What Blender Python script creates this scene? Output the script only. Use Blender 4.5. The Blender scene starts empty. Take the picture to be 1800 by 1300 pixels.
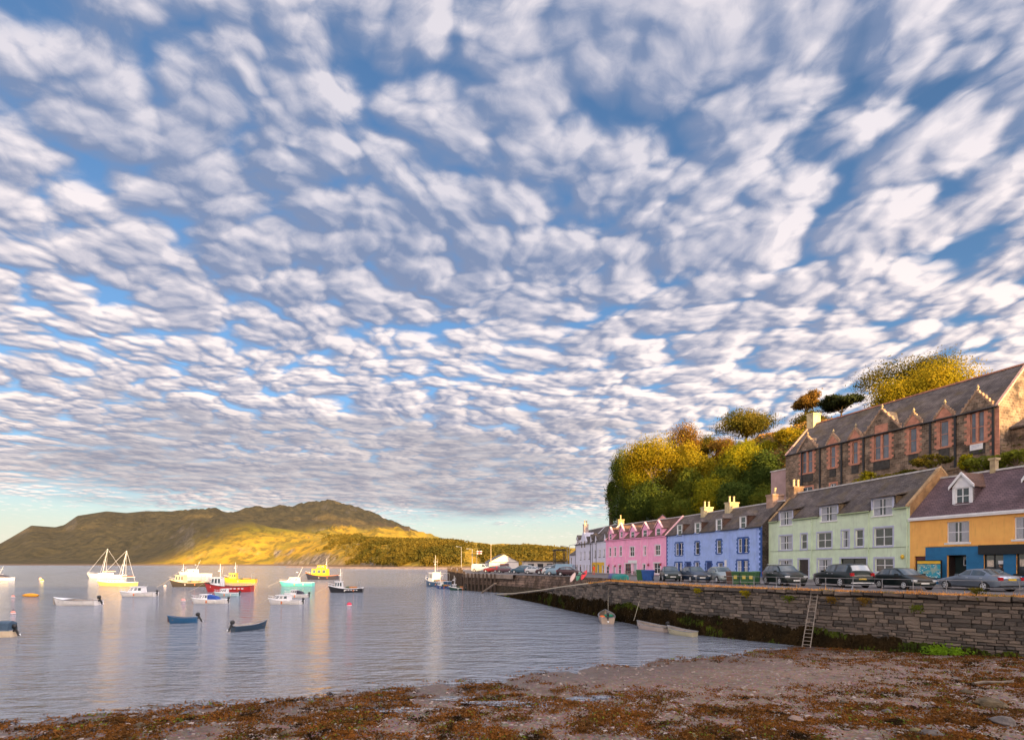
import bpy, bmesh, math, random
from mathutils import Vector, Matrix, noise as mnoise
R = math.radians
random.seed(7)
scene = bpy.context.scene
COL = scene.collection

# ------------------------------------------------------------------ camera
H_EYE = 5.6
cam_d = bpy.data.cameras.new('camera')
cam = bpy.data.objects.new('camera', cam_d); COL.objects.link(cam)
cam.location = (0, 0, H_EYE); cam.rotation_euler = (R(90), 0, 0)
cam_d.sensor_width = 36; cam_d.lens = 18.0
cam_d.shift_y = 338/1800
cam_d.clip_start = 0.1; cam_d.clip_end = 40000
scene.camera = cam

# ------------------------------------------------------------------ exposure
scene.view_settings.view_transform = 'Standard'
scene.view_settings.look = 'None'
scene.view_settings.exposure = 1.35
scene.view_settings.gamma = 1.0
scene.view_settings.use_curve_mapping = False
scene.cycles.use_denoising = True
scene.cycles.max_bounces = 6
scene.cycles.diffuse_bounces = 3
scene.cycles.glossy_bounces = 3
scene.cycles.transparent_max_bounces = 6
scene.cycles.caustics_reflective = False
scene.cycles.caustics_refractive = False

# ------------------------------------------------------------------ world: evening sky with a layer of small cloud puffs
SUN_EL = R(7.5)
SUN_AZ = R(180-25)            # clockwise from +Y: behind the camera and to the right
SUN_DIR = Vector((math.sin(SUN_AZ)*math.cos(SUN_EL), math.cos(SUN_AZ)*math.cos(SUN_EL), math.sin(SUN_EL)))
world = bpy.data.worlds.new('World'); scene.world = world; world.use_nodes = True
world.cycles.sampling_method = 'MANUAL'; world.cycles.sample_map_resolution = 512
nt = world.node_tree; nt.nodes.clear()

def N(tree, typ, **kw):
    n = tree.nodes.new(typ)
    for k, v in kw.items():
        if k in ('operation','noise_dimensions','voronoi_dimensions','feature','data_type','blend_type','interpolation_type','sky_type','clamp','use_clamp','normalize','distance'):
            setattr(n, k, v)
    return n
def S(tree, sock, val):
    if isinstance(val, bpy.types.NodeSocket): tree.links.new(val, sock)
    else: sock.default_value = val
def M_(tree, op, a, b=None, c=None, clamp=False):
    n = tree.nodes.new('ShaderNodeMath'); n.operation = op; n.use_clamp = clamp
    S(tree, n.inputs[0], a)
    if b is not None: S(tree, n.inputs[1], b)
    if c is not None: S(tree, n.inputs[2], c)
    return n.outputs[0]
def V_(tree, op, a, b=None, scale=None):
    n = tree.nodes.new('ShaderNodeVectorMath'); n.operation = op
    S(tree, n.inputs[0], a)
    if b is not None: S(tree, n.inputs[1], b)
    if scale is not None: S(tree, n.inputs[3], scale)
    return n.outputs['Value'] if op in ('DOT_PRODUCT','LENGTH') else n.outputs[0]
def MR(tree, v, a, b, c=0.0, d=1.0, smooth=True):
    n = tree.nodes.new('ShaderNodeMapRange')
    if smooth: n.interpolation_type = 'SMOOTHSTEP'
    S(tree, n.inputs[0], v)
    for i, q in enumerate((a, b, c, d)): S(tree, n.inputs[i+1], q)
    return n.outputs[0]
def MIX(tree, f, a, b, mode='MIX'):
    n = tree.nodes.new('ShaderNodeMix'); n.data_type = 'RGBA'; n.blend_type = mode; n.clamp_factor = True
    S(tree, n.inputs[0], f)
    S(tree, n.inputs[6], a if isinstance(a, bpy.types.NodeSocket) else (*a, 1))
    S(tree, n.inputs[7], b if isinstance(b, bpy.types.NodeSocket) else (*b, 1))
    return n.outputs[2]
def NOISE(tree, vec, scale, detail=3, rough=.5, dim='2D', out=0, lac=2.0, dist=0.0):
    n = tree.nodes.new('ShaderNodeTexNoise'); n.noise_dimensions = dim
    S(tree, n.inputs['Vector'], vec); n.inputs['Scale'].default_value = scale
    n.inputs['Detail'].default_value = detail; n.inputs['Roughness'].default_value = rough
    n.inputs['Lacunarity'].default_value = lac; n.inputs['Distortion'].default_value = dist
    return n.outputs[out]

CLOUD_OFF = (3.1, 5.7)
# one cloud-density group, evaluated here and a little towards the sun for the shading
g = bpy.data.node_groups.new('cloud_density', 'ShaderNodeTree')
g.interface.new_socket('P', in_out='INPUT', socket_type='NodeSocketVector')
g.interface.new_socket('D', in_out='OUTPUT', socket_type='NodeSocketFloat')
gi = g.nodes.new('NodeGroupInput'); go = g.nodes.new('NodeGroupOutput')
P = gi.outputs[0]
wp = V_(g, 'SUBTRACT', NOISE(g, P, 1.1, 2, .5, out=1), (.5, .5, .5))
P1 = V_(g, 'ADD', P, V_(g, 'SCALE', wp, scale=.30))
wp2 = V_(g, 'SUBTRACT', NOISE(g, P, 8, 2, .5, out=1), (.5, .5, .5))
P2 = V_(g, 'ADD', P1, V_(g, 'SCALE', wp2, scale=.06))
mp = g.nodes.new('ShaderNodeMapping'); S(g, mp.inputs[0], P2); mp.inputs['Rotation'].default_value = (0, 0, R(8)); mp.inputs['Scale'].default_value = (1.12, 1.26, 1)
vo = g.nodes.new('ShaderNodeTexVoronoi'); vo.voronoi_dimensions = '2D'; vo.feature = 'SMOOTH_F1'
S(g, vo.inputs['Vector'], mp.outputs[0]); vo.inputs['Scale'].default_value = 6.4; vo.inputs['Smoothness'].default_value = .22; vo.inputs['Randomness'].default_value = .95
vd = vo.outputs['Distance']
puff = M_(g, 'SUBTRACT', .42, M_(g, 'MULTIPLY', vd, vd))      # domed cells
vo2 = g.nodes.new('ShaderNodeTexVoronoi'); vo2.voronoi_dimensions = '2D'; vo2.feature = 'SMOOTH_F1'
S(g, vo2.inputs['Vector'], mp.outputs[0]); vo2.inputs['Scale'].default_value = 17; vo2.inputs['Smoothness'].default_value = .25
puff = M_(g, 'ADD', puff, M_(g, 'MULTIPLY', M_(g, 'SUBTRACT', .16, M_(g, 'MULTIPLY', vo2.outputs['Distance'], vo2.outputs['Distance'])), .36))
fb = M_(g, 'SUBTRACT', NOISE(g, mp.outputs[0], 9.0, 9, .60), .5)
mid = M_(g, 'SUBTRACT', NOISE(g, mp.outputs[0], 3.2, 3, .5), .5)
d = M_(g, 'ADD', M_(g, 'MULTIPLY', puff, 1.40), M_(g, 'MULTIPLY', fb, .50))
d = M_(g, 'ADD', d, M_(g, 'MULTIPLY', mid, .60))
d = M_(g, 'ADD', d, M_(g, 'MULTIPLY', M_(g, 'SUBTRACT', NOISE(g, mp.outputs[0], 26, 6, .62, dist=.6), .5), .26))
g.links.new(d, go.inputs[0])

tc = nt.nodes.new('ShaderNodeTexCoord'); DIR = tc.outputs['Generated']
sp = nt.nodes.new('ShaderNodeSeparateXYZ'); nt.links.new(DIR, sp.inputs[0])
DX, DY, DZ = sp.outputs
zc = M_(nt, 'ADD', M_(nt, 'MAXIMUM', DZ, 0.0), .075)
cb = nt.nodes.new('ShaderNodeCombineXYZ')
S(nt, cb.inputs[0], M_(nt, 'DIVIDE', DX, zc)); S(nt, cb.inputs[1], M_(nt, 'DIVIDE', DY, zc)); cb.inputs[2].default_value = 0
PL = cb.outputs[0]
def DENS(off):
    n = nt.nodes.new('ShaderNodeGroup'); n.node_tree = g
    S(nt, n.inputs[0], V_(nt, 'ADD', PL, off)); return n.outputs[0]
OX, OY = CLOUD_OFF
d0 = DENS((OX, OY, 0)); d1 = DENS((OX+.022, OY-.018, 0)); d2 = DENS((OX+.062, OY-.052, 0))
# coverage: large gaps and banks
AZ = M_(nt, 'ARCTAN2', DX, DY)
cov = M_(nt, 'SUBTRACT', NOISE(nt, V_(nt, 'ADD', PL, (OX+4.2, OY-3.8, 0)), .95, 3, .5), .5)
wob = M_(nt, 'MULTIPLY', M_(nt, 'SUBTRACT', NOISE(nt, DIR, 3.1, 3, .5, dim='3D'), .5), .10)
DZW = M_(nt, 'ADD', DZ, wob)
cov2 = MR(nt, DZW, .045, .15, -.75, .36)                     # clear strip over the horizon
base = M_(nt, 'ADD', M_(nt, 'MULTIPLY', cov, 1.05), cov2)
dd = M_(nt, 'ADD', d0, base)
alpha = MR(nt, dd, -.26, .64)
thick = MR(nt, dd, .70, 1.55)
hgt = MR(nt, d0, .05, .80)
lit = M_(nt, 'ADD', M_(nt, 'MULTIPLY', M_(nt, 'SUBTRACT', d0, d1), 2.3), M_(nt, 'MULTIPLY', M_(nt, 'SUBTRACT', d0, d2), 1.7))
lit = MR(nt, lit, -1.45, 2.25, smooth=False)
lit = M_(nt, 'ADD', M_(nt, 'MULTIPLY', lit, 1.15), M_(nt, 'MULTIPLY', hgt, .08))
lit = M_(nt, 'SUBTRACT', lit, M_(nt, 'MULTIPLY', thick, .34), clamp=True)
big = MR(nt, NOISE(nt, V_(nt, 'ADD', PL, (OX, OY, 0)), .55, 3, .55), .36, .64, -.16, .14)
lit = M_(nt, 'ADD', lit, big, clamp=True)
lit = M_(nt, 'POWER', lit, 1.30)
# colours (scene-linear, before exposure)
low = MR(nt, DZ, .05, .62, 1, 0)
shade = MIX(nt, low, (.088, .115, .182), (.132, .135, .178))
bright = MIX(nt, low, (.365, .338, .352), (.57, .47, .41))
ccol = MIX(nt, lit, shade, bright)
sky = nt.nodes.new('ShaderNodeTexSky'); sky.sky_type = 'NISHITA'; sky.sun_disc = False
sky.sun_elevation = SUN_EL; sky.sun_rotation = SUN_AZ; sky.altitude = 50; sky.air_density = 1.0; sky.dust_density = 1.2; sky.ozone_density = 3.0
skyc = V_(nt, 'MULTIPLY', sky.outputs[0], (.094, .095, .099))
skyc = MIX(nt, MR(nt, DZ, -.02, .17, .92, 0), skyc, (.385, .365, .305))   # pale evening haze low down
# thin clouds glow more towards the low sun (forward scattering), with extra glow added out of view to light shaded fronts
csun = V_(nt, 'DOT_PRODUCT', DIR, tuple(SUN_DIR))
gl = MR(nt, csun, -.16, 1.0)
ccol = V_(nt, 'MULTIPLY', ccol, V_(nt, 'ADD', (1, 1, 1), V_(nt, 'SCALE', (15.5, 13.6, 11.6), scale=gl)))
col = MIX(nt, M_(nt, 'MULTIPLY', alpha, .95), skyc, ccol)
# flat grey bank lying low over the far hill
cbk = nt.nodes.new('ShaderNodeCombineXYZ'); S(nt, cbk.inputs[0], M_(nt, 'MULTIPLY', AZ, 2.2)); S(nt, cbk.inputs[1], M_(nt, 'MULTIPLY', DZ, 15.0)); cbk.inputs[2].default_value = 0
bn_ = NOISE(nt, cbk.outputs[0], 1.5, 6, .55); bn2 = NOISE(nt, cbk.outputs[0], 5.0, 5, .6)
sh_b = M_(nt, 'MULTIPLY', MR(nt, DZ, .060, .125), MR(nt, DZ, .13, .36, 1, 0))
sh_b = M_(nt, 'MULTIPLY', sh_b, MR(nt, M_(nt, 'ABSOLUTE', M_(nt, 'ADD', AZ, .24)), .22, .80, 1, 0))
bm_ = MR(nt, M_(nt, 'ADD', M_(nt, 'ADD', sh_b, M_(nt, 'MULTIPLY', M_(nt, 'SUBTRACT', bn_, .5), 1.5)), M_(nt, 'MULTIPLY', M_(nt, 'SUBTRACT', bn2, .5), .5)), .10, .95, 0, .80)
bm_ = M_(nt, 'MULTIPLY', bm_, MR(nt, sh_b, .02, .3))
bcol = MIX(nt, MR(nt, bn2, .38, .66), (.126, .126, .155), (.225, .21, .22))
col = MIX(nt, bm_, col, bcol)
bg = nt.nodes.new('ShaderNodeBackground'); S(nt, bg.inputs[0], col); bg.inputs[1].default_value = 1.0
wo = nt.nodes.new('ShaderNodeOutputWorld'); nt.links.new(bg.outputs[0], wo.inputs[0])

# ------------------------------------------------------------------ sun
sl = bpy.data.lights.new('sun', 'SUN'); sl.energy = 5.0; sl.angle = R(.5); sl.color = (1, .62, .22)
so = bpy.data.objects.new('sun', sl); COL.objects.link(so)
so.rotation_euler = (-SUN_DIR).to_track_quat('-Z', 'Y').to_euler()

# ================================================================== helpers
def px(x, y, Y):
    """world point seen at photo pixel (x, y) at distance Y - used to read real positions off the photograph"""
    return Vector(((x-900)/900*Y, Y, H_EYE+(988-y)/900*Y))
def sm(a, b, x):
    t = min(1, max(0, (x-a)/(b-a))); return t*t*(3-2*t)
def lerp(a, b, t): return a+(b-a)*t
def interp(tab, x):
    if x <= tab[0][0]: return tab[0][1]
    for (a, p), (b, q) in zip(tab, tab[1:]):
        if x <= b: return p+(q-p)*(x-a)/(b-a)
    return tab[-1][1]
def fbm(x, y, z=0, o=4): return mnoise.fractal(Vector((x, y, z)), 1.0, 2.0, o)

def tag(o, label=None, cat=None, group=None, kind=None):
    if label: o['label'] = label
    if cat: o['category'] = cat
    if group: o['group'] = group
    if kind: o['kind'] = kind
    return o
def empty(name, loc=(0, 0, 0), rz=0, label=None, cat=None, group=None):
    o = bpy.data.objects.new(name, None); COL.objects.link(o)
    o.location = loc; o.rotation_euler = (0, 0, rz); o.empty_display_size = .3
    return tag(o, label, cat, group)
def mobj(name, me, parent=None):
    o = bpy.data.objects.new(name, me); COL.objects.link(o)
    if parent is not None: o.parent = parent
    return o
def copy_tree(o, parent=None):
    c = o.copy(); COL.objects.link(c); c.parent = parent
    for ch in list(o.children): copy_tree(ch, c)
    return c

class MB:
    def __init__(s): s.v = []; s.f = []
    def pt(s, p): s.v.append(tuple(p)); return len(s.v)-1
    def face(s, *pts):
        i = len(s.v); s.v += [tuple(p) for p in pts]; s.f.append(tuple(range(i, i+len(pts)))); return s
    def grid(s, rows, close=False):
        n = len(rows[0]); i = len(s.v)
        for r in rows: s.v += [tuple(p) for p in r]
        for a in range(len(rows)-1):
            for b in range(n-(0 if close else 1)):
                c = (b+1) % n
                s.f.append((i+a*n+b, i+a*n+c, i+(a+1)*n+c, i+(a+1)*n+b))
        return s
    def box(s, x0, x1, y0, y1, z0, z1, M=None):
        P = [Vector(p) for p in ((x0,y0,z0),(x1,y0,z0),(x1,y1,z0),(x0,y1,z0),(x0,y0,z1),(x1,y0,z1),(x1,y1,z1),(x0,y1,z1))]
        if M is not None: P = [M @ p for p in P]
        i = len(s.v); s.v += [tuple(p) for p in P]
        for q in ((0,3,2,1),(4,5,6,7),(0,1,5,4),(1,2,6,5),(2,3,7,6),(3,0,4,7)): s.f.append(tuple(i+k for k in q))
        return s
    def prism(s, poly, y0, y1, axis='y'):
        """polygon (a, b) in the plane across `axis`, extruded from y0 to y1"""
        def P(a, b, c): return {'y': (a, c, b), 'x': (c, a, b), 'z': (a, b, c)}[axis]
        n = len(poly); i = len(s.v)
        s.v += [P(a, b, y0) for a, b in poly]+[P(a, b, y1) for a, b in poly]
        s.f.append(tuple(range(i, i+n))); s.f.append(tuple(reversed(range(i+n, i+2*n))))
        for k in range(n):
            l = (k+1) % n; s.f.append((i+k, i+n+k, i+n+l, i+l))
        return s
    def tube(s, p0, p1, r0, r1=None, n=6, caps=True):
        r1 = r0 if r1 is None else r1
        p0, p1 = Vector(p0), Vector(p1); d = (p1-p0)
        if d.length < 1e-6: return s
        d.normalize(); a = d.orthogonal().normalized(); b = d.cross(a); i = len(s.v)
        for p, r in ((p0, r0), (p1, r1)):
            for k in range(n):
                t = 2*math.pi*k/n; s.v.append(tuple(p+a*math.cos(t)*r+b*math.sin(t)*r))
        for k in range(n):
            l = (k+1) % n; s.f.append((i+k, i+l, i+n+l, i+n+k))
        if caps: s.f.append(tuple(reversed(range(i, i+n)))); s.f.append(tuple(range(i+n, i+2*n)))
        return s
    def path(s, pts, r, n=5):
        for a, b in zip(pts, pts[1:]): s.tube(a, b, r, r, n)
        return s
    def lathe(s, prof, n=12, c=(0, 0, 0), M=None):
        rows = []
        for r, z in prof:
            row = [Vector((r*math.cos(2*math.pi*k/n), r*math.sin(2*math.pi*k/n), z)) for k in range(n)]
            row = [(M @ p if M is not None else p)+Vector(c) for p in row]; rows.append(row)
        s.grid(rows, True)
        i = len(s.v)-n*len(rows)
        s.f.append(tuple(reversed(range(i, i+n)))); s.f.append(tuple(range(len(s.v)-n, len(s.v))))
        return s
    def ball(s, c, rx, ry, rz, n=8, m=6):
        rows = []
        for j in range(m+1):
            t = -math.pi/2+math.pi*j/m
            rows.append([(c[0]+rx*max(.01, math.cos(t))*math.cos(2*math.pi*k/n), c[1]+ry*max(.01, math.cos(t))*math.sin(2*math.pi*k/n), c[2]+rz*math.sin(t)) for k in range(n)])
        return s.grid(rows, True)
    def mesh(s, name, mat, smooth=False, fix=True):
        me = bpy.data.meshes.new(name); me.from_pydata(s.v, [], s.f)
        me.materials.append(mat)
        if fix:
            bm = bmesh.new(); bm.from_mesh(me); bmesh.ops.remove_doubles(bm, verts=bm.verts, dist=1e-4)
            bmesh.ops.recalc_face_normals(bm, faces=bm.faces); bm.to_mesh(me); bm.free()
        if smooth:
            for p in me.polygons: p.use_smooth = True
            if smooth != 'all':
                try: me.set_sharp_from_angle(angle=R(smooth if smooth is not True else 38))
                except Exception: pass
        me.update(); return me
    def build(s, name, mat, parent=None, smooth=False, fix=True):
        return mobj(name, s.mesh(name, mat, smooth, fix), parent)

# ------------------------------------------------------------------ materials
_mats = {}
def pm(name, col, rough=.8, var=.12, scale=2.0, bump=0.0, bscale=25.0, metal=0.0, spec=.5, coat=0.0, var2=None, stain=0.0, emit=None):
    """plain procedural surface: base colour, mottling, fine relief"""
    if name in _mats: return _mats[name]
    m = bpy.data.materials.new(name); m.use_nodes = True; t = m.node_tree
    b = t.nodes['Principled BSDF']; b.inputs['Roughness'].default_value = rough; b.inputs['Metallic'].default_value = metal
    b.inputs['Specular IOR Level'].default_value = spec; b.inputs['Coat Weight'].default_value = coat
    tcn = t.nodes.new('ShaderNodeTexCoord'); O = tcn.outputs['Object']
    c = col
    if var:
        f = NOISE(t, O, scale, 5, .6, '3D')
        f = MR(t, f, .3, .7)
        c2 = var2 if var2 else tuple(min(1, q*(1+var)) for q in col)
        c = MIX(t, f, tuple(q*(1-var) for q in col), c2)
    if stain:
        mp = t.nodes.new('ShaderNodeMapping'); S(t, mp.inputs[0], O); mp.inputs['Scale'].default_value = (3.5, 3.5, .35)
        f = MR(t, NOISE(t, mp.outputs[0], 1.6, 4, .6, '3D'), .52, .75, 0, stain)
        c = MIX(t, f, c, tuple(q*.45 for q in col))
    if isinstance(c, tuple): b.inputs['Base Color'].default_value = (*c, 1)
    else: t.links.new(c, b.inputs['Base Color'])
    if bump:
        bn = t.nodes.new('ShaderNodeBump'); bn.inputs['Strength'].default_value = bump; bn.inputs['Distance'].default_value = .05
        t.links.new(NOISE(t, O, bscale, 4, .6, '3D'), bn.inputs['Height']); t.links.new(bn.outputs[0], b.inputs['Normal'])
    if emit: b.inputs['Emission Color'].default_value = (*emit[0], 1); b.inputs['Emission Strength'].default_value = emit[1]
    _mats[name] = m; return m
def brickmat(name, c1, c2, mortar, bw, bh, msize=.02, rough=.9, vec=('x', 'z'), zk=1.0, bump=.4, noisev=.3, dark=None, warp=0.0):
    """coursed surface too small to build piece by piece: slates, far rubble"""
    if name in _mats: return _mats[name]
    m = bpy.data.materials.new(name); m.use_nodes = True; t = m.node_tree
    b = t.nodes['Principled BSDF']; b.inputs['Roughness'].default_value = rough; b.inputs['Specular IOR Level'].default_value = .18
    tcn = t.nodes.new('ShaderNodeTexCoord'); O = tcn.outputs['Object']
    s = t.nodes.new('ShaderNodeSeparateXYZ'); t.links.new(O, s.inputs[0]); k = {'x': 0, 'y': 1, 'z': 2}
    cbn = t.nodes.new('ShaderNodeCombineXYZ'); u = s.outputs[k[vec[0]]]
    if vec[0] == 'x': u = M_(t, 'ADD', u, s.outputs[1])
    S(t, cbn.inputs[0], u); S(t, cbn.inputs[1], M_(t, 'MULTIPLY', s.outputs[k[vec[1]]], zk))
    v = cbn.outputs[0]
    if warp: v = V_(t, 'ADD', v, V_(t, 'SCALE', V_(t, 'SUBTRACT', NOISE(t, v, 2.2, 3, .5, '2D', out=1), (.5, .5, .5)), scale=warp))
    br = t.nodes.new('ShaderNodeTexBrick'); S(t, br.inputs['Vector'], v)
    br.inputs['Color1'].default_value = (*c1, 1); br.inputs['Color2'].default_value = (*c2, 1); br.inputs['Mortar'].default_value = (*mortar, 1)
    br.inputs['Scale'].default_value = 1.0; br.inputs['Brick Width'].default_value = bw; br.inputs['Row Height'].default_value = bh
    br.inputs['Mortar Size'].default_value = msize; br.inputs['Bias'].default_value = -.1; br.inputs['Mortar Smooth'].default_value = .3
    c = br.outputs['Color']
    n = MR(t, NOISE(t, O, .7, 5, .6, '3D'), .3, .7, 1-noisev, 1+noisev)
    c = V_(t, 'SCALE', c, scale=n)
    if dark:
        f = MR(t, NOISE(t, O, .55, 4, .65, '3D'), .48, .66)
        c = MIX(t, M_(t, 'MULTIPLY', f, dark[1]), c, dark[0])
    t.links.new(c, b.inputs['Base Color'])
    bn = t.nodes.new('ShaderNodeBump'); bn.inputs['Strength'].default_value = bump; bn.inputs['Distance'].default_value = .03; bn.invert = True
    h = M_(t, 'ADD', br.outputs['Fac'], M_(t, 'MULTIPLY', NOISE(t, O, 18, 3, .6, '3D'), .6))
    t.links.new(h, bn.inputs['Height']); t.links.new(bn.outputs[0], b.inputs['Normal'])
    _mats[name] = m; return m
def leafmat(name, c1, c2, trans=.35, scale=.45, c3=None):
    if name in _mats: return _mats[name]
    m = bpy.data.materials.new(name); m.use_nodes = True; t = m.node_tree; t.nodes.clear()
    tcn = t.nodes.new('ShaderNodeTexCoord'); O = tcn.outputs['Object']
    f = MR(t, NOISE(t, O, scale, 3, .6, '3D'), .35, .65)
    c = MIX(t, f, c1, c2)
    f2 = MR(t, NOISE(t, O, 6.0, 2, .6, '3D'), .3, .7, .65, 1.35)
    c = V_(t, 'SCALE', c, scale=f2)
    if c3: c = MIX(t, MR(t, NOISE(t, O, 1.1, 2, .5, '3D'), .56, .66), c, c3)
    a = t.nodes.new('ShaderNodeBsdfDiffuse'); b = t.nodes.new('ShaderNodeBsdfTranslucent'); x = t.nodes.new('ShaderNodeMixShader')
    t.links.new(c, a.inputs[0]); t.links.new(c, b.inputs[0]); x.inputs[0].default_value = trans
    t.links.new(a.outputs[0], x.inputs[1]); t.links.new(b.outputs[0], x.inputs[2])
    o = t.nodes.new('ShaderNodeOutputMaterial'); t.links.new(x.outputs[0], o.inputs[0])
    _mats[name] = m; return m

GLASS = pm('window_glass', (.035, .04, .048), .06, .3, .8, spec=.9)
GLASSD = pm('dark_glass', (.012, .014, .016), .08, 0, spec=.7)
WHITE = pm('white_paint', (.80, .79, .80), .5, .05, 3, stain=.12)
LAV = pm('pale_lavender_paint', (.50, .52, .66), .65, .08, 3)
BLACKM = pm('black_iron', (.02, .02, .022), .5, .2, 4)
SLATE = brickmat('grey_slate', (.135, .112, .104), (.088, .074, .072), (.03, .026, .024), .34, .20, .012, .72, zk=1.35, noisev=.35, dark=((.13, .095, .05), .5))
SLATEP = brickmat('purple_slate', (.165, .108, .118), (.115, .078, .088), (.03, .022, .026), .36, .19, .012, .65, zk=1.35, noisev=.2)
SLATER = brickmat('brown_slate', (.15, .085, .065), (.11, .066, .055), (.05, .03, .025), .36, .2, .012, .8, zk=1.35, noisev=.25)
SANDST = pm('red_sandstone', (.50, .22, .145), .9, .22, 2.2, bump=.3, bscale=14)
SANDST2 = pm('buff_sandstone', (.42, .31, .20), .9, .25, 2.2, bump=.4, bscale=14, var2=(.50, .40, .22))
STONE_DK = brickmat('dark_rubble', (.11, .085, .07), (.05, .042, .038), (.02, .018, .016), .42, .24, .02, .95, bump=.8, noisev=.4, warp=.12)
RUBBLE = brickmat('chapel_rubble', (.30, .205, .145), (.12, .09, .07), (.36, .30, .23), .46, .27, .016, .95, bump=.8, noisev=.35, dark=((.05, .040, .033), .76), warp=.16)
POT = pm('clay_pot', (.62, .50, .30), .8, .15, 5)
RIDGE = pm('ridge_cement', (.55, .52, .50), .85, .2, 3)
TYRE = pm('tyre_rubber', (.02, .02, .02), .85, .2, 10)
ALLOY = pm('wheel_alloy', (.70, .71, .73), .35, .05, 5, metal=.15)
STEEL = pm('galvanised_rail', (.26, .27, .29), .5, .15, 6, metal=.3)
ROPE = pm('pale_rope', (.52, .45, .34), .9, .2, 20)

# ================================================================== setting: water
def water_mat():
    m = bpy.data.materials.new('sea_water'); m.use_nodes = True; t = m.node_tree; b = t.nodes['Principled BSDF']
    b.inputs['Base Color'].default_value = (.205, .228, .275, 1); b.inputs['Roughness'].default_value = .10
    b.inputs['IOR'].default_value = 1.9; b.inputs['Specular IOR Level'].default_value = .6
    O = t.nodes.new('ShaderNodeTexCoord').outputs['Object']
    def wav(sx, sy, sc, det, rot):
        mp = t.nodes.new('ShaderNodeMapping'); S(t, mp.inputs[0], O); mp.inputs['Scale'].default_value = (sx, sy, 1); mp.inputs['Rotation'].default_value = (0, 0, R(rot))
        return NOISE(t, mp.outputs[0], sc, det, .55, '2D')
    h = M_(t, 'ADD', M_(t, 'MULTIPLY', wav(.30, 1.0, .75, 3, 12), 1.0), M_(t, 'MULTIPLY', wav(.5, 1.2, 2.1, 4, -8), .55))
    calm = MR(t, NOISE(t, O, .035, 3, .55, '2D'), .38, .62, .55, 1.15)
    bn = t.nodes.new('ShaderNodeBump'); S(t, bn.inputs['Strength'], M_(t, 'MULTIPLY', calm, 1.0)); bn.inputs['Distance'].default_value = 1.05
    t.links.new(h, bn.inputs['Height']); t.links.new(bn.outputs[0], b.inputs['Normal'])
    return m
mb = MB(); W_ = 9000
mb.grid([[(-W_, -40, 0), (-60, -40, 0), (60, -40, 0), (W_, -40, 0)], [(-W_, 60, 0), (-60, 60, 0), (60, 60, 0), (W_, 60, 0)], [(-W_, 400, 0), (-60, 400, 0), (60, 400, 0), (W_, 400, 0)], [(-W_, 12000, 0), (-60, 12000, 0), (60, 12000, 0), (W_, 12000, 0)]])
tag(mb.build('water', water_mat()), kind='structure')

# ------------------------------------------------------------------ beach and the ground under the camera
SHORE = [(-60, 8), (-40, 12), (-25, 15.9), (-17.9, 17.5), (-8.2, 21.2), (0, 24.7), (6.2, 28), (13.8, 31.2), (18, 33.6), (30, 41), (60, 60)]
def beach_z(x, y):
    q = interp(SHORE, x)-y
    z = .034*q if q > 0 else .06*q
    z += .045*fbm(x*.35, y*.5)+.02*fbm(x*1.7, y*1.9, 3)
    z += 3.3*sm(9.5, 2.0, y)*sm(-70, -20, x)+.25*sm(19, 27, x)*sm(34, 22, y)
    return z
m = bpy.data.materials.new('shingle_beach'); m.use_nodes = True; t = m.node_tree; b = t.nodes['Principled BSDF']
O = t.nodes.new('ShaderNodeTexCoord').outputs['Object']
c = MIX(t, MR(t, NOISE(t, O, .5, 5, .6, '3D'), .35, .65), (.155, .092, .066), (.235, .148, .11))
v3 = t.nodes.new('ShaderNodeTexVoronoi'); S(t, v3.inputs['Vector'], O); v3.inputs['Scale'].default_value = 14
c = MIX(t, .42, c, V_(t, 'MULTIPLY', v3.outputs['Color'], (.34, .25, .20)))
c = MIX(t, MR(t, NOISE(t, O, 2.6, 5, .65, '3D'), .50, .62, 0, .75), c, (.10, .055, .025))
szb = t.nodes.new('ShaderNodeSeparateXYZ'); t.links.new(O, szb.inputs[0])
wet = MR(t, szb.outputs[2], .0, .22, 1, 0)
c = MIX(t, M_(t, 'MULTIPLY', wet, .55), c, (.06, .045, .04))
t.links.new(c, b.inputs['Base Color']); S(t, b.inputs['Roughness'], MR(t, wet, 0, 1, .85, .38))
bn = t.nodes.new('ShaderNodeBump'); bn.inputs['Strength'].default_value = .7; bn.inputs['Distance'].default_value = .05
t.links.new(M_(t, 'ADD', v3.outputs['Distance'], NOISE(t, O, 30, 4, .6, '3D')), bn.inputs['Height']); t.links.new(bn.outputs[0], b.inputs['Normal'])
BEACHM = m
mb = MB(); ys = [-8+i*.6 for i in range(30)]+[10+i*.22 for i in range(150)]; xs = [-60+i*2 for i in range(13)]+[-34+i*.25 for i in range(272)]+[34+i*2 for i in range(8)]
mb.grid([[(x, y, beach_z(x, y)) for x in xs] for y in ys])
tag(mb.build('beach', BEACHM, smooth='all', fix=False), kind='structure')

# land behind the camera: the town's bluff, whose evening shadow lies over the quay and the near water
GRASSM = pm('hill_grass', (.10, .105, .032), .95, .35, .08, bump=.3, bscale=1.5)
def back_z(x, y):
    top = interp([(-300, 36), (78, 36.5), (100, 38.5), (124, 41.5), (141, 48.0), (260, 58)], x)+1.6*fbm(x*.06, 2.2)
    return 3.9+(top-3.9)*sm(-25, -140, y)+.3*fbm(x*.1, y*.1)
mb = MB(); mb.grid([[(x, y, back_z(x, y)-(.5 if y > -7 else 0)) for x in range(-400, 412, 6)] for y in list(range(-260, -6, 7))+[-6]])
tag(mb.build('hill', GRASSM, smooth='all', fix=False), kind='structure')

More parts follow.
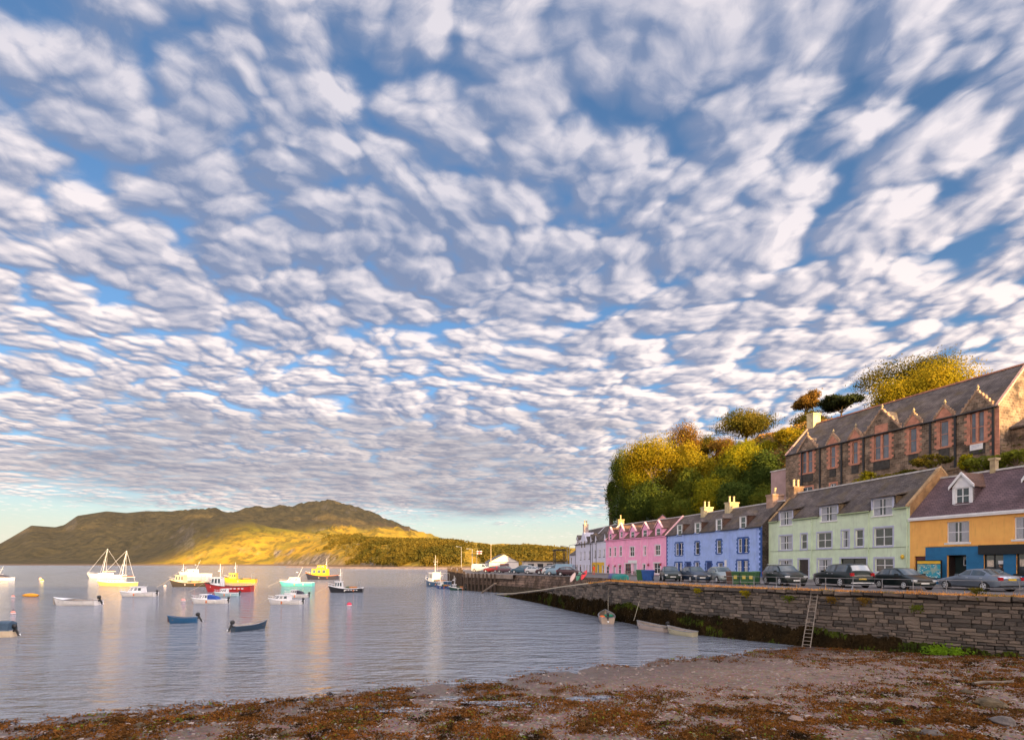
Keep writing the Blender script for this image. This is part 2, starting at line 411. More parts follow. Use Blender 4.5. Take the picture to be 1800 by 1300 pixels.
# ------------------------------------------------------------------ quay
QW = [(45, 8), (38, 16), (32, 23), (27.3, 27.5), (24.9, 29.2), (22.6, 31.5), (19.6, 34.3), (14.6, 39.5), (12.0, 44), (10.1, 49.5), (8.4, 55), (6.4, 61), (4, 70), (.5, 80), (-3, 89.5)]
QM = [(12.6, 53.4), (10.2, 66), (7.2, 78), (2.8, 88), (-3.0, 96.5), (-9.2, 103)]
FAC = [(44, 5), (40, 24), (38.4, 30), (36.5, 36.5), (34.2, 44), (30.7, 61), (29.8, 61.1), (24.9, 82.5), (18.6, 101.5), (15.4, 124), (22, 150), (30, 178)]
def zq(y): return 3.72-.35*sm(55, 95, y)
def by_y(tab, y): return interp([(q, p) for p, q in tab], y)
def edge_x(y): return by_y(QW, y) if y < 53.4 else by_y(QM+[(-17, 140), (-8, 178)], y)
def fac_x(y): return by_y(FAC, y)
ASPH = pm('worn_asphalt', (.115, .105, .105), .9, .25, .6, bump=.3, bscale=30)
rows = []
for y in [8+i*1.0 for i in range(46)]+[53.35, 53.45]+[54+i*2 for i in range(62)]:
    a, bx_ = edge_x(y)+.25, fac_x(y)+7
    rows.append([(lerp(a, bx_, k/8), y, zq(y)) for k in range(9)])
tag(MB().grid(rows).build('quay_street', ASPH, fix=False), kind='structure')
PAVE = pm('pavement_flags', (.25, .235, .225), .9, .2, 1.2, bump=.2)
mb = MB()
for (a, b2) in zip([f for f in FAC if 24 <= f[1] < 130], [f for f in FAC if 24 <= f[1] < 130][1:]):
    if abs(a[1]-b2[1]) < .5: continue
    n = 12
    for k in range(n):
        p = (lerp(a[0], b2[0], k/n), lerp(a[1], b2[1], k/n)); q = (lerp(a[0], b2[0], (k+1)/n), lerp(a[1], b2[1], (k+1)/n))
        zp, zz = zq(p[1])+.12, zq(q[1])+.12
        P4 = [(p[0]-2.0, p[1], zp), (q[0]-2.0, q[1], zz), (q[0]+.4, q[1], zz), (p[0]+.4, p[1], zp)]
        mb.face(*P4); mb.face((p[0]-2.0, p[1], zp-.14), (q[0]-2.0, q[1], zz-.14), P4[1], P4[0])
tag(mb.build('pavement', PAVE, fix=False), kind='structure')

# path helper along a plan polyline
class Path:
    def __init__(s, pts):
        s.p = [Vector((a, b)) for a, b in pts]; s.L = [0]
        for a, b in zip(s.p, s.p[1:]): s.L.append(s.L[-1]+(b-a).length)
        s.len = s.L[-1]
    def at(s, d):
        d = min(max(d, 0), s.len-1e-4)
        for i in range(len(s.p)-1):
            if d <= s.L[i+1]:
                a, b = s.p[i], s.p[i+1]; t = (b-a).normalized(); return a+t*(d-s.L[i]), t, Vector((-t.y, t.x))
    def smooth_n(s, d):
        n = Vector((0, 0))
        for e in (-1.6, -.8, 0, .8, 1.6): n += s.at(d+e)[2]
        return n.normalized()
PW = Path(QW)
def ztop_w(y): return zq(y) if y < 51 else lerp(zq(51), -.25, (y-51)/38.5)

def stone_variant(k):
    rnd = random.Random(100+k); c = .10
    def j(a): return a+rnd.uniform(-.035, .035)
    fr = [(j(-.5+c*.6), 0, j(-.5+c)), (j(.5-c*.6), 0, j(-.5+c)), (j(.5-c*.6), 0, j(.5-c)), (j(-.5+c*.6), 0, j(.5-c))]
    fr = [(x, rnd.uniform(-.06, .10), z) for x, y, z in fr]
    md = [(-.49, -.16, -.49), (.49, -.16, -.49), (.49, -.16, .49), (-.49, -.16, .49)]
    bk = [(-.49, -1, -.49), (.49, -1, -.49), (.49, -1, .49), (-.49, -1, .49)]
    mid = (rnd.uniform(-.15, .15), rnd.uniform(.03, .14), rnd.uniform(-.15, .15))
    m_ = MB(); m_.v = fr+md+bk+[mid]
    for a in range(4):
        b_ = (a+1) % 4; m_.f += [(a, b_, 12), (4+a, 4+b_, b_, a), (8+a, 8+b_, 4+b_, 4+a)]
    return m_
QSTONE = []
for k, cc in enumerate([(.150, .120, .100), (.105, .088, .076), (.215, .172, .138), (.072, .062, .055), (.178, .143, .118)]):
    QSTONE.append(pm('quay_stone_%d' % k, cc, .92, .28, 3.5, bump=.7, bscale=9, stain=.35))
STV = []
for k in range(15):
    mbv = stone_variant(k); STV.append(mbv.mesh('stone', QSTONE[k % 5], fix=True))
quay_wall = empty('quay_wall', (14.6, 39.5, 0), 0, 'long weathered rubble-stone quay wall, dark with seaweed along its foot', 'quay wall')
WI = Matrix.Translation((-14.6, -39.5, 0))
MORT = pm('dark_mortar', (.035, .03, .027), .95, .3, 4)
rows = []
d = 0
while d <= PW.len:
    p, tt, nn = PW.at(d); nn = PW.smooth_n(d); zt = ztop_w(p.y)
    r_ = []
    for k in range(7):
        z = lerp(-1.0, zt, k/6); q = p-nn*(.16+.05*max(z, 0)); r_.append((q.x-14.6, q.y-39.5, z))
    q = p-nn*.9; r_.append((q.x-14.6, q.y-39.5, zt)); rows.append(r_); d += .5
MB().grid(rows).build('wall_core', MORT, quay_wall, fix=False)
stones = []
rnd = random.Random(3); z = -.25
while z < 3.9:
    h = rnd.choice([.14, .17, .19, .22, .26, .18]); d = rnd.uniform(0, .5)
    while d < PW.len:
        w = rnd.choice([rnd.uniform(.22, .5), rnd.uniform(.4, .85), rnd.uniform(.6, 1.05)]); p, tt, nn = PW.at(d+w/2); nn = PW.smooth_n(d+w/2)
        zt = ztop_w(p.y)
        wob = .11*fbm(d*.22, z*.35)
        if z+h*.6 < zt-.22 and p.y > 14:
            hh = min(h, zt-.24-z)
            stones.append((w-.025, rnd.uniform(.85, 1.15)*.16, hh-.022, p, nn, z+hh/2+wob, .05*max(z, 0)-rnd.uniform(-.03, .05), rnd.randrange(15), rnd.uniform(-.025, .025)))
        d += w
    z += h
d = 0
while d < PW.len:                                        # coping course
    w = rnd.uniform(.55, 1.2); p, tt, nn = PW.at(d+w/2); nn = PW.smooth_n(d+w/2)
    if p.y > 14: stones.append((w-.03, .34, rnd.uniform(.25, .31), p, nn, ztop_w(p.y)-.10+rnd.uniform(-.05, .05), .03, rnd.randrange(15), rnd.uniform(-.04, .04)))
    d += w
def st_mat(s):
    w, dep, h, p, nn, zc_, off, k, tilt = s
    q = p-nn*off; rz = math.atan2(nn.y, nn.x)-math.pi/2
    return Matrix.Translation((q.x-14.6, q.y-39.5, zc_)) @ Matrix.Rotation(rz, 4, 'Z') @ Matrix.Rotation(tilt, 4, 'Y') @ Matrix.Diagonal((w, dep*(1 if dep < .3 else 1.6), h, 1))
vis = [s for s in stones if s[3].x < s[3].y*1.02 and s[5] > .35]
vis.sort(key=lambda s: -(s[0]*s[2])/s[3].y**2)
near = set(id(s) for s in vis[:290])
rest = MB()
restv = [[(v.co.copy()) for v in me.vertices] for me in STV]; restf = [[tuple(p.vertices) for p in me.polygons] for me in STV]
for s in stones:
    if id(s) in near:
        o = mobj('stone', STV[s[7]], quay_wall); o.matrix_local = st_mat(s)
    else:
        Mx = st_mat(s); i = len(rest.v); rest.v += [tuple(Mx @ v) for v in restv[s[7]]]; rest.f += [tuple(i+a for a in f) for f in restf[s[7]]]
me = bpy.data.meshes.new('stonework'); me.from_pydata(rest.v, [], rest.f)
for q in QSTONE: me.materials.append(q)
ip = 0
for s in stones:
    if id(s) not in near:
        for f in restf[s[7]]: me.polygons[ip].material_index = s[7] % 5; ip += 1
tag(mobj('stonework', me, quay_wall), kind='stuff')

# slipway in front of the pier wall, and that wall
rows = []
for i in range(30):
    y = lerp(50.6, 92, i/29); zz = ztop_w(y)
    rows.append([(lerp(by_y(QW, y)+.1, by_y(QM, max(y, 53.4))+.3 if y > 53 else by_y(QW, y)+4.6, k/3), y, min(zz, zq(y)-.004)+.0) for k in range(4)])
SLIPM = pm('slip_concrete', (.22, .18, .15), .85, .3, .8, bump=.4, bscale=10)
tag(MB().grid(rows).build('slipway', SLIPM, fix=False), kind='structure')
PM_ = Path(QM+[(-17, 140)])
PIERST = brickmat('pier_rubble', (.24, .165, .125), (.10, .075, .062), (.05, .04, .035), .8, .42, .03, .95, bump=.9, noisev=.4, warp=.3, dark=((.05, .035, .022), .5))
PIERST_LOW = pm('weedy_stone', (.045, .032, .018), .9, .5, 2.5, bump=.8, bscale=6)
pier = empty('pier_wall', (10.2, 66, 0), 0, 'rough stone pier wall behind the slipway, with dark timber piles at its seaward corner', 'pier')
rows, rows2 = [], []
d = 0
while d <= PM_.len:
    p, tt, nn = PM_.at(d); nn = PM_.smooth_n(d)
    r1 = [(p.x-nn.x*.1*k-10.2, p.y-nn.y*.1*k-66, lerp(1.3, zq(p.y), k/3)) for k in range(4)]
    r2 = [(p.x+nn.x*(.06-.05*k)-10.2, p.y+nn.y*(.06-.05*k)-66, lerp(-1, 1.3, k/3)) for k in range(4)]
    w_ = .12*fbm(d*.6, 1.3)
    rows.append([(a+w_*nn.x, b_+w_*nn.y, c_) for a, b_, c_ in r1]); rows2.append([(a+w_*nn.x, b_+w_*nn.y, c_) for a, b_, c_ in r2]); d += .8
MB().grid(rows).build('masonry', PIERST, pier, fix=False); MB().grid(rows2).build('weed_zone', PIERST_LOW, pier, fix=False)
CONC = pm('pier_concrete', (.26, .20, .16), .85, .3, .7, bump=.3, bscale=12, stain=.4)
TIMB = pm('wet_timber', (.075, .05, .035), .85, .35, 3, bump=.6, bscale=12, stain=.4)
cp = Path([(2.8, 88), (-3.0, 96.5), (-9.2, 103), (-17, 140)]); cap = MB(); rr = []
d = 4
while d <= cp.len:
    p, tt, nn = cp.at(d); nn = cp.smooth_n(d); zz = zq(p.y)
    rr.append([(p.x+nn.x*a-10.2, p.y+nn.y*a-66, z) for a, z in ((-.5, zz+.02), (.45, zz+.02), (.45, zz-.75), (-.1, zz-.75))]); d += .7
cap.grid(rr).build('cap_beam', CONC, pier, fix=False)
d = 10
while d < cp.len:
    p, tt, nn = cp.at(d); nn = cp.smooth_n(d); x, y = p.x+nn.x*.55-10.2, p.y+nn.y*.55-66
    MB().tube((x, y, -1), (x+rnd.uniform(-.06, .06), y, zq(p.y)+(.1 if d < 19 else rnd.uniform(.2, 1.4))), .20, .18, 7).build('pile', TIMB, pier); d += 1.15 if d < 19 else 2.6
for k in range(5):
    p, tt, nn = cp.at(10.5+k*.01); 
plank = MB(); plank.box(-3.2, 3.2, -.22, .22, -.06, .06)
o = plank.build('gangplank', pm('pale_plank', (.36, .27, .19), .8, .2, 3)); a = px(846, 1042, 94); b2 = px(872, 1024, 88)
o.location = (a+b2)/2; o.rotation_euler = (b2-a).to_track_quat('X', 'Z').to_euler(); tag(o, 'pale plank sloping down the pier wall to the slipway', 'plank')

# ------------------------------------------------------------------ hill behind the houses
def hill_z(x, y):
    d = x-fac_x(y)
    b_ = sm(76, 92, y)
    hp = lerp(interp([(20, 17.0), (50, 16.0), (74, 13.2)], y), 31.0, b_); w = lerp(14.5, 33, b_)
    h = zq(y)-.2+(hp-3.5)*sm(8.2, w, d)
    h += (1-b_)*15*sm(27, 52, d)*sm(-10, 40, y)
    h += b_*5*sm(32, 60, d)
    h = lerp(h, 3.0, sm(122, 158, y))
    if d > 9: h += .5*fbm(x*.16, y*.16)*sm(9, 14, d)
    return h
mb = MB(); rows = []
for i in range(104):
    y = 10+i*1.6; f = fac_x(y)+6.6
    rows.append([(f+k*k*.022+k*.55, y, hill_z(f+k*k*.022+k*.55, y)) for k in range(56)])
HILLG = pm('bank_grass', (.17, .105, .035), .95, .5, .25, bump=.5, bscale=3, var2=(.30, .19, .06))
tag(mb.grid(rows).build('bank', HILLG, smooth='all', fix=False), kind='structure')

# ------------------------------------------------------------------ far shore and mountains
CR_B = [(-500, 972), (-120, 966), (0, 955), (23, 942), (55, 923), (97, 926), (113, 922), (136, 906), (187, 898), (222, 901), (253, 898), (280, 899), (389, 904), (412, 905), (467, 896), (541, 894), (564, 887), (587, 885.5), (611, 893), (642, 909), (700, 927), (750, 945), (790, 956), (830, 957), (864, 958), (885, 955.5), (916, 957), (987, 964), (1100, 972), (1400, 975)]
CR_A = [(-500, 986), (100, 985), (200, 984), (233, 977), (272, 965), (307, 951), (327, 937), (342, 924), (389, 921.5), (447, 922), (506, 930), (583, 944), (620, 948), (642, 950), (661, 951), (700, 953), (763, 956), (800, 957), (830, 960), (870, 968), (920, 966), (987, 970), (1400, 976)]
Y_0 = [(-500, 1150), (0, 1000), (300, 960), (480, 900), (600, 660), (700, 470), (800, 430), (1400, 400)]
Y_A = [(-500, 1350), (300, 1280), (540, 1200), (660, 720), (760, 600), (1400, 640)]
Y_B = [(-500, 2100), (60, 2000), (250, 2300), (500, 2900), (760, 2900), (850, 1900), (1400, 1700)]
def far_z(xp, Y):
    y0, ya, yb = interp(Y_0, xp), interp(Y_A, xp), interp(Y_B, xp)
    za = H_EYE+(988-interp(CR_A, xp))/900*ya; zb = H_EYE+(988-interp(CR_B, xp))/900*yb
    X = (xp-900)/900*Y
    nz = fbm(X*.006, Y*.006, .5, 6); n2 = mnoise.ridged_multi_fractal(Vector((X*.004+3, Y*.0035, 2)), 1.0, 2.1, 5, 1.0, 2.0)
    if Y <= ya:
        u = (Y-y0)/(ya-y0)
        h = za*(1-(1-max(u, 0))**1.7)*.995 if u > 0 else u*30
        if u > 0:
            amp = sm(0, .2, u)*sm(1.0, .82, u)
            h += amp*(nz*.17*za-(n2-1.1)*.07*za)
            for ct, cw in ((.83, .10), (.64, .07)):           # rock scarps
                lo = za*(ct-cw+.06*fbm(X*.004, 9)); hi_ = za*ct
                if lo < h < hi_ and xp > 300: h = lo+(hi_-lo)*sm(.35, .65, (h-lo)/(hi_-lo))
    else:
        u = (Y-ya)/(yb-ya)
        if u <= 1:
            h = lerp(za, zb, u**1.05 if za < 30 else sm(0, 1, u)**.9*.6+.4*u)
            amp = sm(0, .15, u)*sm(1.0, .72, u)
            h += amp*(nz*.13*zb-(n2-1.1)*.06*zb)
        else: h = zb*(1-sm(1, 1.9, u))
    return h
cols = [-260+i*3.2 for i in range(500)]
fr = [0, .002]+[.004+(i/46)**1.2*.33 for i in range(1, 47)]+[.334+(i/70)*.46 for i in range(1, 71)]+[.86, .95]
rows = []
for q in fr:
    row = []
    for xp in cols:
        y0, ya, yb = interp(Y_0, xp), interp(Y_A, xp), interp(Y_B, xp)
        Y = y0-6+(ya-y0+6)*q/.334 if q <= .334 else ya+(yb-ya)*(q-.334)/.46
        row.append(((xp-900)/900*Y, Y, far_z(xp, Y)))
    rows.append(row)
m = bpy.data.materials.new('moorland'); m.use_nodes = True; t = m.node_tree; b = t.nodes['Principled BSDF']; b.inputs['Roughness'].default_value = 1; b.inputs['Specular IOR Level'].default_value = .1
O = t.nodes.new('ShaderNodeTexCoord').outputs['Object']; G = t.nodes.new('ShaderNodeNewGeometry')
sx = t.nodes.new('ShaderNodeSeparateXYZ'); t.links.new(O, sx.inputs[0]); sn = t.nodes.new('ShaderNodeSeparateXYZ'); t.links.new(G.outputs['Normal'], sn.inputs[0])
n1 = NOISE(t, O, .012, 6, .62, '3D'); n2_ = NOISE(t, O, .05, 5, .62, '3D')
c = MIX(t, MR(t, n1, .38, .62), (.30, .175, .018), (.185, .135, .018))
c = MIX(t, MR(t, n2_, .44, .62, 0, .85), c, (.10, .075, .016))
shaded_moor = MIX(t, MR(t, n2_, .35, .65), (.046, .031, .020), (.066, .047, .025))
shaded_moor = MIX(t, MR(t, n1, .47, .60, 0, .6), shaded_moor, (.050, .042, .020))
c = MIX(t, MR(t, M_(t, 'ADD', sx.outputs[2], M_(t, 'MULTIPLY', M_(t, 'SUBTRACT', n1, .5), 90)), 85, 125), c, shaded_moor)  # moor high up; part of the ridge's shade is put into this dark colour
slope_shade = MIX(t, MR(t, n2_, .35, .65), (.042, .034, .017), (.074, .055, .024))
c = MIX(t, MR(t, M_(t, 'ADD', M_(t, 'ADD', sx.outputs[0], M_(t, 'MULTIPLY', sx.outputs[2], -1.6)), M_(t, 'MULTIPLY', M_(t, 'SUBTRACT', n1, .5), 260)), -800, -620, 1, 0), c, slope_shade)  # shade of the left slopes painted as a darker ground colour
rock = MIX(t, MR(t, NOISE(t, O, .14, 5, .65, '3D'), .4, .6), (.075, .06, .045), (.22, .175, .125))
c = MIX(t, M_(t, 'MULTIPLY', MR(t, M_(t, 'ADD', sn.outputs[2], M_(t, 'MULTIPLY', M_(t, 'SUBTRACT', n2_, .5), .25)), .64, .83, 1, 0), MR(t, sx.outputs[0], -720, -520, .30, 1)), c, rock)
c = MIX(t, MR(t, sx.outputs[2], 1.0, 4.0, 1, 0), c, (.13, .085, .05))
t.links.new(c, b.inputs['Base Color'])
bn = t.nodes.new('ShaderNodeBump'); bn.inputs['Strength'].default_value = .9; bn.inputs['Distance'].default_value = 6; t.links.new(n2_, bn.inputs['Height']); t.links.new(bn.outputs[0], b.inputs['Normal'])
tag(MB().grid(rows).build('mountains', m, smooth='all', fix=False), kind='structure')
# low stony spit below the far wood
mb = MB(); rows = []
for i in range(60):
    xp = 500+i*6; Y = interp([(500, 560), (600, 470), (860, 400)], xp); X = (xp-900)/900*Y; w_ = .3*fbm(i*.7, 4)
    rows.append([(X, Y+k*5, zz) for k, zz in enumerate((-.3, 1.0+w_, 1.6+w_, 1.3+w_, .2, -.3))])
tag(mb.grid(rows).build('shingle_spit', pm('spit_stones', (.22, .15, .10), .95, .4, .4), fix=False), kind='structure')

# ================================================================== houses
class House:
    """local axes: x along the front from its far (left) end, y into the building, z up from the pavement"""
    def __init__(s, name, label, A, B, eave_z, ridge_rise, depth, wallm, roofm=SLATE, cat='house', base=None, group='houses along the quay street', gable_m=None):
        s.A, s.B = Vector(A), Vector(B); u = s.B-s.A; s.L = u.length; s.u = u/s.L
        s.z0 = base if base is not None else zq((s.A.y+s.B.y)/2)+.05
        s.o = empty(name, (A[0], A[1], s.z0), math.atan2(s.u.y, s.u.x), label, cat, group)
        s.eave = eave_z-s.z0; s.rise = ridge_rise; s.dep = depth; s.hd = depth/2; s.wallm, s.roofm = wallm, roofm
        s.op = []; s.gable_m = gable_m or wallm
    def loc(s, x, y):
        """pixel -> (s, z) on the front plane"""
        a = (x-900)/900; t = (s.A.x*s.u.y-s.A.y*s.u.x)/(a*s.u.y-s.u.x); sv = (Vector((a*t, t))-s.A).dot(s.u)
        return sv, H_EYE+(988-y)/900*t-s.z0
    def rect(s, xl, xr, yt, yb):
        s0 = s.loc(xl, yt)[0]; s1 = s.loc(xr, yt)[0]; c = (xl+xr)/2
        return s0, s1, max(0.02, s.loc(c, yb)[1]), s.loc(c, yt)[1]
    def wall(s, zb=-.8, dz_gable=True, front_y=0.0):
        m = MB(); L, E = s.L, s.eave
        xs = sorted({0, L, *[q for o in s.op for q in o[:2]]}); zs = sorted({zb, E, *[q for o in s.op for q in o[2:4]]})
        for a, b in zip(xs, xs[1:]):
            for c, d in zip(zs, zs[1:]):
                cx_, cz_ = (a+b)/2, (c+d)/2
                if any(o[0] < cx_ < o[1] and o[2] < cz_ < o[3] for o in s.op): continue
                m.face((a, 0, c), (b, 0, c), (b, 0, d), (a, 0, d))
        for o in s.op:
            a, b, c, d = o[:4]; D = .22
            if d > E: d = E
            m.face((a, 0, c), (a, D, c), (a, D, d), (a, 0, d)); m.face((b, 0, c), (b, 0, d), (b, D, d), (b, D, c))
            m.face((a, 0, d), (a, D, d), (b, D, d), (b, 0, d)); m.face((a, 0, c), (b, 0, c), (b, D, c), (a, D, c))
        m.face((0, s.dep, zb), (0, s.dep, E), (L, s.dep, E), (L, s.dep, zb))
        m.build('wall', s.wallm, s.o, fix=False)
        for x in (0, L):
            g_ = MB(); g_.face((x, 0, zb), (x, s.dep, zb), (x, s.dep, E), (x, s.hd, E+s.rise), (x, 0, E)); g_.build('gable', s.gable_m, s.o)
    def roof(s, over=.18, thick=.10, skew=True, skewm=None, ridgem=RIDGE):
        m = MB(); L, E, k = s.L, s.eave, s.rise/s.hd
        cuts = sorted(getattr(s, 'breaks', [])); segs = []; x = .02
        for a, b in cuts:
            segs.append((x, a, -over)); segs.append((a, b, .30)); x = b
        segs.append((x, L-.02, -over))
        for sg in (0, 1):
            def P(x, d, up):
                y = d if sg == 0 else s.dep-d; return (x, y, E+k*d+up)
            for x0, x1, ov in (segs if sg == 0 else [(.02, L-.02, -over)]):
                m.grid([[P(x0, ov, 0), P(x1, ov, 0)], [P(x0, ov, thick), P(x1, ov, thick)], [P(x0, s.hd, thick), P(x1, s.hd, thick)], [P(x0, s.hd, 0), P(x1, s.hd, 0)]])
                for x in (x0, x1): m.face(P(x, ov, 0), P(x, ov, thick), P(x, s.hd, thick), P(x, s.hd, 0))
        s.rf = m.build('roof', s.roofm, s.o, fix=False)
        MB().box(0, L, s.hd-.14, s.hd+.14, E+s.rise+.03, E+s.rise+.17).build('ridge', ridgem, s.rf)
        if skew:
            for x in ((.0, .24), (L-.24, L)):
                q = MB(); q.prism([(-over, E-k*over+.02), (-over, E-k*over+.24), (s.hd, E+s.rise+.26), (s.dep+over, E-k*over+.24), (s.dep+over, E-k*over+.02), (s.hd, E+s.rise+.04)], x[0]-.01, x[1]+.01, 'x')
                q.build('skew', skewm or RIDGE, s.rf)
        for x0, x1, ov in segs:
            if ov < 0 and x1-x0 > .3: MB().path([(x0+.02, -over-.05, E-k*over+.02), (x1-.02, -over-.05, E-k*over+.02)], .06, 6).build('gutter', s.gutm if hasattr(s, 'gutm') else WHITE, s.o)
    def frame(s, a, b, c, d, y=.13, mull=1, rails=1, m=WHITE, parent=None, name='window', glass=GLASS, fw=.07, curtain=False, tilt=0):
        f = MB(); par = parent or s.o; D = .06
        f.box(a, b, y-D/2, y+D/2, c, c+fw); f.box(a, b, y-D/2, y+D/2, d-fw, d); f.box(a, a+fw, y-D/2, y+D/2, c+fw, d-fw); f.box(b-fw, b, y-D/2, y+D/2, c+fw, d-fw)
        for k in range(mull):
            x = lerp(a, b, (k+1)/(mull+1)); f.box(x-fw*.55, x+fw*.55, y-D/2-.003, y+D/2+.003, c+fw, d-fw)
        for k in range(rails):
            z = lerp(c, d, (k+1)/(rails+1)); f.box(a+fw, b-fw, y-D/2-.006, y+D/2+.006, z-.03, z+.03)
        w = f.build(name, m, par, fix=False)
        sub = w if (parent is None) else par
        MB().box(a+fw*.5, b-fw*.5, y, y+.012, c+fw*.5, d-fw*.5).build('pane', glass, sub)
        MB().box(a, b, y+.03, y+.25, c, d).build('interior', GLASSD, sub)
        if curtain:
            q = MB(); n = 8; w_ = (b-a)
            for x0, x1 in ((a+.05, a+.05+w_*.34), (b-.05-w_*.34, b-.05)):
                q.grid([[(lerp(x0, x1, i/n), y-.012+.008*math.sin(i*2.1), z) for i in range(n+1)] for z in (c+.1, d-.08)])
            q.build('curtain', CURT, sub, fix=False)
        return w
    def window(s, xl, xr, yt, yb, sur=None, surw=.16, mull=1, rails=1, sill=True, m=WHITE, curtain=False, blocks=None, glass=GLASS, sillm=None, name='window', split=0):
        a, b, c, d = s.rect(xl, xr, yt, yb); s.op.append((a, b, c, d))
        w = s.frame(a, b, c, d, mull=mull, rails=rails, m=m, curtain=curtain, glass=glass, name=name)
        if split:
            x = (a+b)/2; MB().box(x-split/2, x+split/2, -.012, .17, c, d).build('stone_mullion', blocks or sur, w)
        if sur and not blocks:
            q = MB(); y0, y1 = -.022, .0
            q.box(a-surw, b+surw, y0, y1-.002, d, d+surw); q.box(a-surw, a, y0, y1-.002, c, d); q.box(b, b+surw, y0, y1-.002, c, d)
            q.build('surround', sur, w)
        if blocks:
            q = MB(); z = c; i = 0; q.box(a-.16, b+.16, -.025, -.002, d, d+.2); 
            while z < d-.05:
                h = min(.26, d-z); e = .32 if i % 2 == 0 else .16
                q.box(a-e, a, -.025, -.002, z, z+h-.008); q.box(b, b+e, -.025, -.002, z, z+h-.008); z += h; i += 1
            q.build('surround', blocks, w)
        if sill: MB().box(a-.14, b+.14, -.08, .06, c-.14, c).build('sill', sillm or sur or blocks or m, w)
        return w
    def door(s, xl, xr, yt, sur=None, m=None, surw=.16, blocks=None, glass=None):
        a, b, c, d = s.rect(xl, xr, yt, 1300); c = 0.0; s.op.append((a, b, c, d))
        q = MB(); q.box(a, b, .14, .19, c, d)
        for k in range(2):
            for z0, z1 in ((.15, .85), (1.0, d-.15)):
                w_ = (b-a)/2; q.box(a+k*w_+.1, a+(k+1)*w_-.1, .12, .145, z0, z1)
        o = q.build('door', m or DOORM, s.o, fix=False)
        MB().ball((b-.14, .10, 1.0), .035, .035, .035, 6, 4).build('handle', ALLOY, o)
        if sur:
            q = MB(); q.box(a-surw, b+surw, -.022, -.002, d, d+surw); q.box(a-surw, a, -.022, -.002, c, d); q.box(b, b+surw, -.022, -.002, c, d); q.build('surround', sur, o)
        if blocks:
            q = MB(); z = c; i = 0; q.box(a-.16, b+.16, -.025, -.002, d, d+.2)
            while z < d-.05:
                h = min(.26, d-z); e = .30 if i % 2 == 0 else .16
                q.box(a-e, a, -.025, -.002, z, z+h-.008); q.box(b, b+e, -.025, -.002, z, z+h-.008); z += h; i += 1
            q.build('surround', blocks, o)
        MB().box(a-.1, b+.1, -.3, .1, -.1, .06).build('step', PAVE, o)
        return o
    def rk(s): return s.rise/s.hd
    def ry(s, z): return (z-s.eave)/s.rk()
    def dormer(s, xl, xr, yt, yb, kind, roofm=None, frontm=None, cheekm=None, mull=1, rails=1, curtain=False, peak=.9, yf=0.0, pad=.18):
        a, b, c, d = s.rect(xl, xr, yt, yb); roofm = roofm or s.roofm; frontm = frontm or s.wallm; cheekm = cheekm or roofm
        D = empty('dormer'); D.parent = s.o
        a2, b2, top = a-pad, b+pad, d+.10; cx_ = (a+b)/2
        fm = MB(); lo = s.eave-.02 if c > s.eave else c
        if c < s.eave:
            s.op.append((a, b, c, s.eave))
            if not hasattr(s, 'breaks'): s.breaks = []
            s.breaks.append((a2, b2))
        z0 = s.eave+max(0, (yf*s.rk()))-.05
        y0, y1 = yf-.02, yf+.18
        zl = min(c, z0) if c < s.eave else z0
        fm.box(a2, a, y0, y1, z0, top); fm.box(b, b2, y0, y1, z0, top); fm.box(a2, b2, y0, y1, d, top)
        if c > z0: fm.box(a, b, y0, y1, z0, c)
        if kind == 'gable': fm.prism([(a2, top), (b2, top), (cx_, top+peak)], y0, y1)
        fm.build('dormer_front', frontm, D)
        yb_ = s.ry(top)+.05
        for x in (a2, b2):
            ck = MB(); ck.prism([(y0+.02, z0), (y0+.02, top), (yb_, top), (max(y0+.05, yf), z0)], x-.03 if x == b2 else x, x if x == b2 else x+.03, 'x'); ck.build('cheek', cheekm, D)
        r = MB()
        if kind == 'flat':
            r.prism([(-.30+yf, top-.02), (-.30+yf, top+.10), (s.ry(top+.42), top+.42), (s.ry(top+.30), top+.28)], a2-.22, b2+.22, 'x')
        elif kind == 'gable':
            yr = s.ry(top+peak)+.1
            for sx in (-1, 1):
                ex = (a2-.16) if sx < 0 else (b2+.16); ez = top-.14; th = .07
                P = [(ex, y0-.10, ez), (cx_, y0-.10, top+peak), (cx_, yr, top+peak), (ex, s.ry(ez)+.1, ez)]
                r.face(*P); Q = [(x, y, z+th) for x, y, z in P]; r.face(*Q)
                for i in range(4): r.face(P[i], P[(i+1) % 4], Q[(i+1) % 4], Q[i])
        elif kind == 'hip':
            ez = top; pk = top+peak; yh = yf+.75; yr = s.ry(pk)+.1; e0 = y0-.12
            A_, B_ = (a2-.12, e0, ez), (b2+.12, e0, ez); C_, E_ = (a2-.12, s.ry(ez)+.05, ez), (b2+.12, s.ry(ez)+.05, ez); H_, K_ = (cx_, yh, pk), (cx_, yr, pk)
            r.face(A_, B_, H_); r.face(A_, H_, K_, C_); r.face(B_, E_, K_, H_); r.face(A_, C_, E_, B_)
        ro = r.build('dormer_roof', roofm, D, fix=False)
        s.frame(a, b, c, d, y=yf+.08, mull=mull, rails=rails, parent=D, name='window_frame', curtain=curtain)
        MB().box(a-.08, b+.08, yf-.10, yf+.05, c-.09, c).build('sill', s.dsill if hasattr(s, 'dsill') else WHITE, D)
        s.lastd = (D, a2, b2, top, cx_, y0, peak)
        return D
